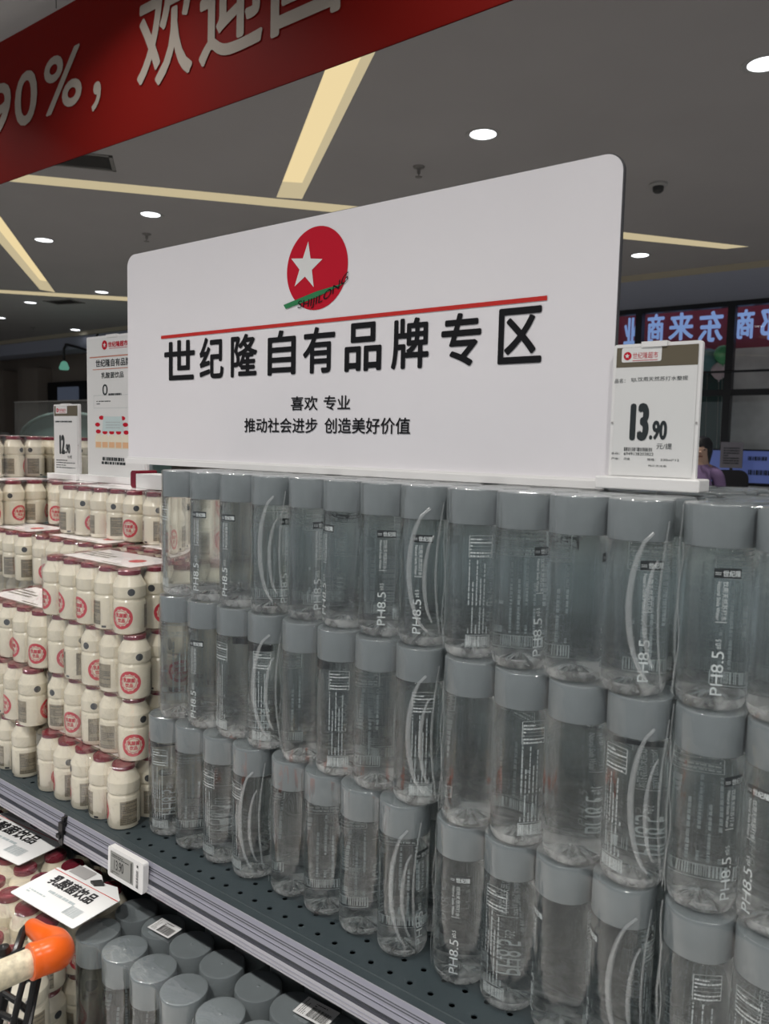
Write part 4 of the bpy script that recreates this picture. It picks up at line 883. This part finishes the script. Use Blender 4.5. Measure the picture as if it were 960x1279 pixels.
# ------------------------------------------------------------------ people beyond the display
def person(x, y, face, height, shirt, hair, label, long_hair=True):
    t = empty('person', (x, y, FLOOR), face, label, 'person'); k = height/1.65
    J = {'pel': (0, 0, .92), 'wai': (0, 0, 1.05), 'chest': (0, 0, 1.25), 'neck0': (0, 0, 1.40), 'neck': (0, -.01, 1.46), 'head': (0, -.015, 1.54), 'crown': (0, -.01, 1.63),
         'shL': (.15, 0, 1.36), 'elL': (.19, .02, 1.10), 'wrL': (.19, -.06, .88), 'haL': (.19, -.09, .80), 'shR': (-.15, 0, 1.36), 'elR': (-.19, .02, 1.10), 'wrR': (-.19, -.06, .88), 'haR': (-.19, -.09, .80),
         'hiL': (.09, 0, .88), 'knL': (.10, -.01, .48), 'anL': (.10, .02, .08), 'toL': (.10, -.14, .03), 'hiR': (-.09, 0, .88), 'knR': (-.10, -.01, .48), 'anR': (-.10, .02, .08), 'toR': (-.10, -.14, .03)}
    Rd = {'pel': .13, 'wai': .12, 'chest': .14, 'neck0': .07, 'neck': .05, 'head': .085, 'crown': .065, 'sh': .06, 'el': .042, 'wr': .028, 'ha': .032, 'hi': .09, 'kn': .058, 'an': .042, 'to': .035}
    names = list(J); me = bpy.data.meshes.new('body'); E_ = [('pel', 'wai'), ('wai', 'chest'), ('chest', 'neck0'), ('neck0', 'neck'), ('neck', 'head'), ('head', 'crown')]
    for s_ in 'LR': E_ += [('neck0', 'sh'+s_), ('sh'+s_, 'el'+s_), ('el'+s_, 'wr'+s_), ('wr'+s_, 'ha'+s_), ('pel', 'hi'+s_), ('hi'+s_, 'kn'+s_), ('kn'+s_, 'an'+s_), ('an'+s_, 'to'+s_)]
    me.from_pydata([Vector(J[n])*k for n in names], [(names.index(a), names.index(b)) for a, b in E_], [])
    o = link('body', me, None, t); sk = o.modifiers.new('s', 'SKIN'); sv = me.skin_vertices[0].data
    for i, n in enumerate(names): r = Rd.get(n, Rd.get(n[:2])); sv[i].radius = (r*k, r*k*0.8 if n in ('pel', 'wai', 'chest') else r*k)
    sv[0].use_root = True; ss = o.modifiers.new('d', 'SUBSURF'); ss.levels = 2; ss.render_levels = 2
    dg = bpy.context.evaluated_depsgraph_get(); m2 = bpy.data.meshes.new_from_object(o.evaluated_get(dg)); bpy.data.objects.remove(o)
    m2.materials.append(MT['skin']); m2.materials.append(MT[shirt]); m2.materials.append(MT['trousers'])
    for p_ in m2.polygons:
        z = p_.center.z/k; p_.use_smooth = True; p_.material_index = 1 if 0.93 < z < 1.42 else 2 if 0.06 < z <= 0.93 and abs(p_.center.x) < .17*k else 0
    o = bpy.data.objects.new('body', m2); COL.objects.link(o); o.parent = t
    g = G(); g.lathe([(0.02, -0.16 if long_hair else -0.06), (0.075, -0.14 if long_hair else -0.05), (0.098, -0.03), (0.098, 0.04), (0.07, 0.085), (0.02, 0.10)], 20, c=(0, 0.022, 1.565)); g.map(lambda a, b, c: (a*k, b*k*1.05, c*k)); g.obj('hair', hair, t)
    g = G(); g.lathe([(0.001, -0.01), (0.012, 0), (0.001, 0.012)], 8, c=(0, -0.105, 1.535)); g.map(lambda a, b, c: (a*k, b*k, c*k)); g.obj('nose', 'skin', t)
    g = G()
    for sx in (-1, 1): g.lathe([(0.001, -0.006), (0.008, 0), (0.001, 0.006)], 8, c=(sx*0.032, -0.094, 1.555))
    g.map(lambda a, b, c: (a*k, b*k, c*k)); g.obj('eyes', 'black', t)
    g = G(); g.box((-0.02, -0.097, 1.498), (0.02, -0.088, 1.504)); g.map(lambda a, b, c: (a*k, b*k, c*k)); g.obj('mouth', 'foil', t)
MT['skin'] = mat('skin', (0.55, 0.36, 0.27), 0.5); MT['lilac'] = mat('lilac_shirt', (0.30, 0.20, 0.38), 0.8); MT['trousers'] = mat('dark_trousers', (0.03, 0.03, 0.04), 0.8); MT['hair'] = mat('black_hair', (0.008, 0.008, 0.01), 0.5); MT['darkcoat'] = mat('black_coat', (0.012, 0.012, 0.016), 0.7)
p = at_y(873, 575, 6.1); person(p.x, 6.1, 0.3, 1.70, 'lilac', 'hair', 'person in a lilac shirt standing behind the right price sign')
# dark rounded chair back beside the person
p = at_y(912, 598, 6.9)
t = empty('office_chair', (p.x, 6.9, FLOOR), 0.2, 'black rounded high chair back right of the person in lilac', 'chair')
zz = at_y(912, 587, 6.9).z-FLOOR
g = G(); g.slab([(a, 0, b) for a, b in rrect(-0.15, zz-0.55, 0.15, zz, 0.08)], (0, 0.05, 0)); g.obj('backrest', 'darkcoat', t)
g = G(); g.slab([(a, b, zz-0.45) for a, b in rrect(-0.2, -0.35, 0.2, 0.05, 0.05)], (0, 0, 0.05)); g.obj('seat', 'darkcoat', t)
g = G(); g.tube([(0, -0.15, 0.05), (0, -0.15, zz-0.45)], 0.02); g.lathe([(0.22, 0), (0.20, 0.03), (0.03, 0.06)], 24, c=(0, -0.15, 0)); g.obj('pedestal', 'dark', t)

# ------------------------------------------------------------------ shopping cart corner at the lower left
def cp(px, py, dep):
    d = fw+(px-480)/FPX*rt-(py-639.5)/FPX*up; return CAM+d*dep
ct = empty('shopping_cart', (0, 0, 0), 0, 'black wire shopping cart with cream grip and orange handle corner', 'cart')
e0 = cp(36, 1203, 0.80); e1 = cp(-70, 1248, 0.74); e2 = e1+(e1-e0)*1.2
g = G(); g.tube([e0, e1, e2], 0.0142, 20); g.obj('grip', 'beige', ct)
c0 = cp(40, 1201, 0.80); c1 = cp(62, 1193, 0.812); c2 = cp(71, 1186, 0.822); c3 = cp(66, 1178, 0.84); c4 = cp(52, 1167, 0.87); c5 = cp(40, 1158, 0.90); c6 = cp(36, 1155, 0.905)
def smooth(P, Rr, n=7):
    out = []; ro = []
    for i in range(len(P)-1):
        a, b, c, d = P[max(i-1, 0)], P[i], P[i+1], P[min(i+2, len(P)-1)]
        for k in range(n):
            t = k/n; out.append(0.5*((2*b)+(c-a)*t+(2*a-5*b+4*c-d)*t*t+(3*b-a-3*c+d)*t**3)); ro.append(Rr[i]*(1-t)+Rr[i+1]*t)
    return out+[P[-1]], ro+[Rr[-1]]
c2 = cp(72, 1189, 0.828); c3 = cp(68, 1177, 0.850)
P_, Q_ = smooth([c0, c1, c2, c3, c4, c5, c6], [0.0168, 0.0176, 0.0172, 0.0150, 0.0108, 0.0092, 0.006])
g = G(); g.tube(P_, Q_, 24); g.tube([c0+(c0-c1)*0.12, c0, c0+(c1-c0)*0.35], [0.0176, 0.0180, 0.0176], 24)
g.obj('handle_corner', 'orange', ct)
W_ = []
def wire(pts, r=0.0032, name='wire'): g = G(); g.tube([cp(*q) for q in pts], r, 8); g.obj(name, 'blackwire', ct)
wire([(34, 1158, 0.90), (29, 1163, 0.89), (20, 1190, 0.87), (10, 1230, 0.85), (-5, 1290, 0.83)], 0.0048, 'handle_bracket')
wire([(0, 1197, 0.86), (10, 1196, 0.86), (42, 1184, 0.86)], 0.0045, 'cross_rod')
g = G(); cc = cp(4, 1189, 0.84); g.lathe([(0.001, -0.008), (0.006, -0.006), (0.0085, 0), (0.006, 0.006), (0.001, 0.008)], 16, c=cc); g.obj('joint_knob', 'blackwire', ct)
for a in ([(8, 1212, .84), (2, 1240, .83), (-8, 1290, .81)], [(30, 1222, .83), (24, 1245, .82), (14, 1290, .80)], [(44, 1218, .83), (39, 1245, .82), (30, 1290, .80)], [(48, 1222, .835), (43, 1245, .825), (34, 1290, .80)],
          [(4, 1240, .83), (20, 1250, .825), (36, 1264, .82)], [(-10, 1262, .82), (20, 1275, .815), (36, 1283, .81)], [(28, 1228, .835), (36, 1222, .835), (44, 1224, .835)]): wire(a, 0.0034)
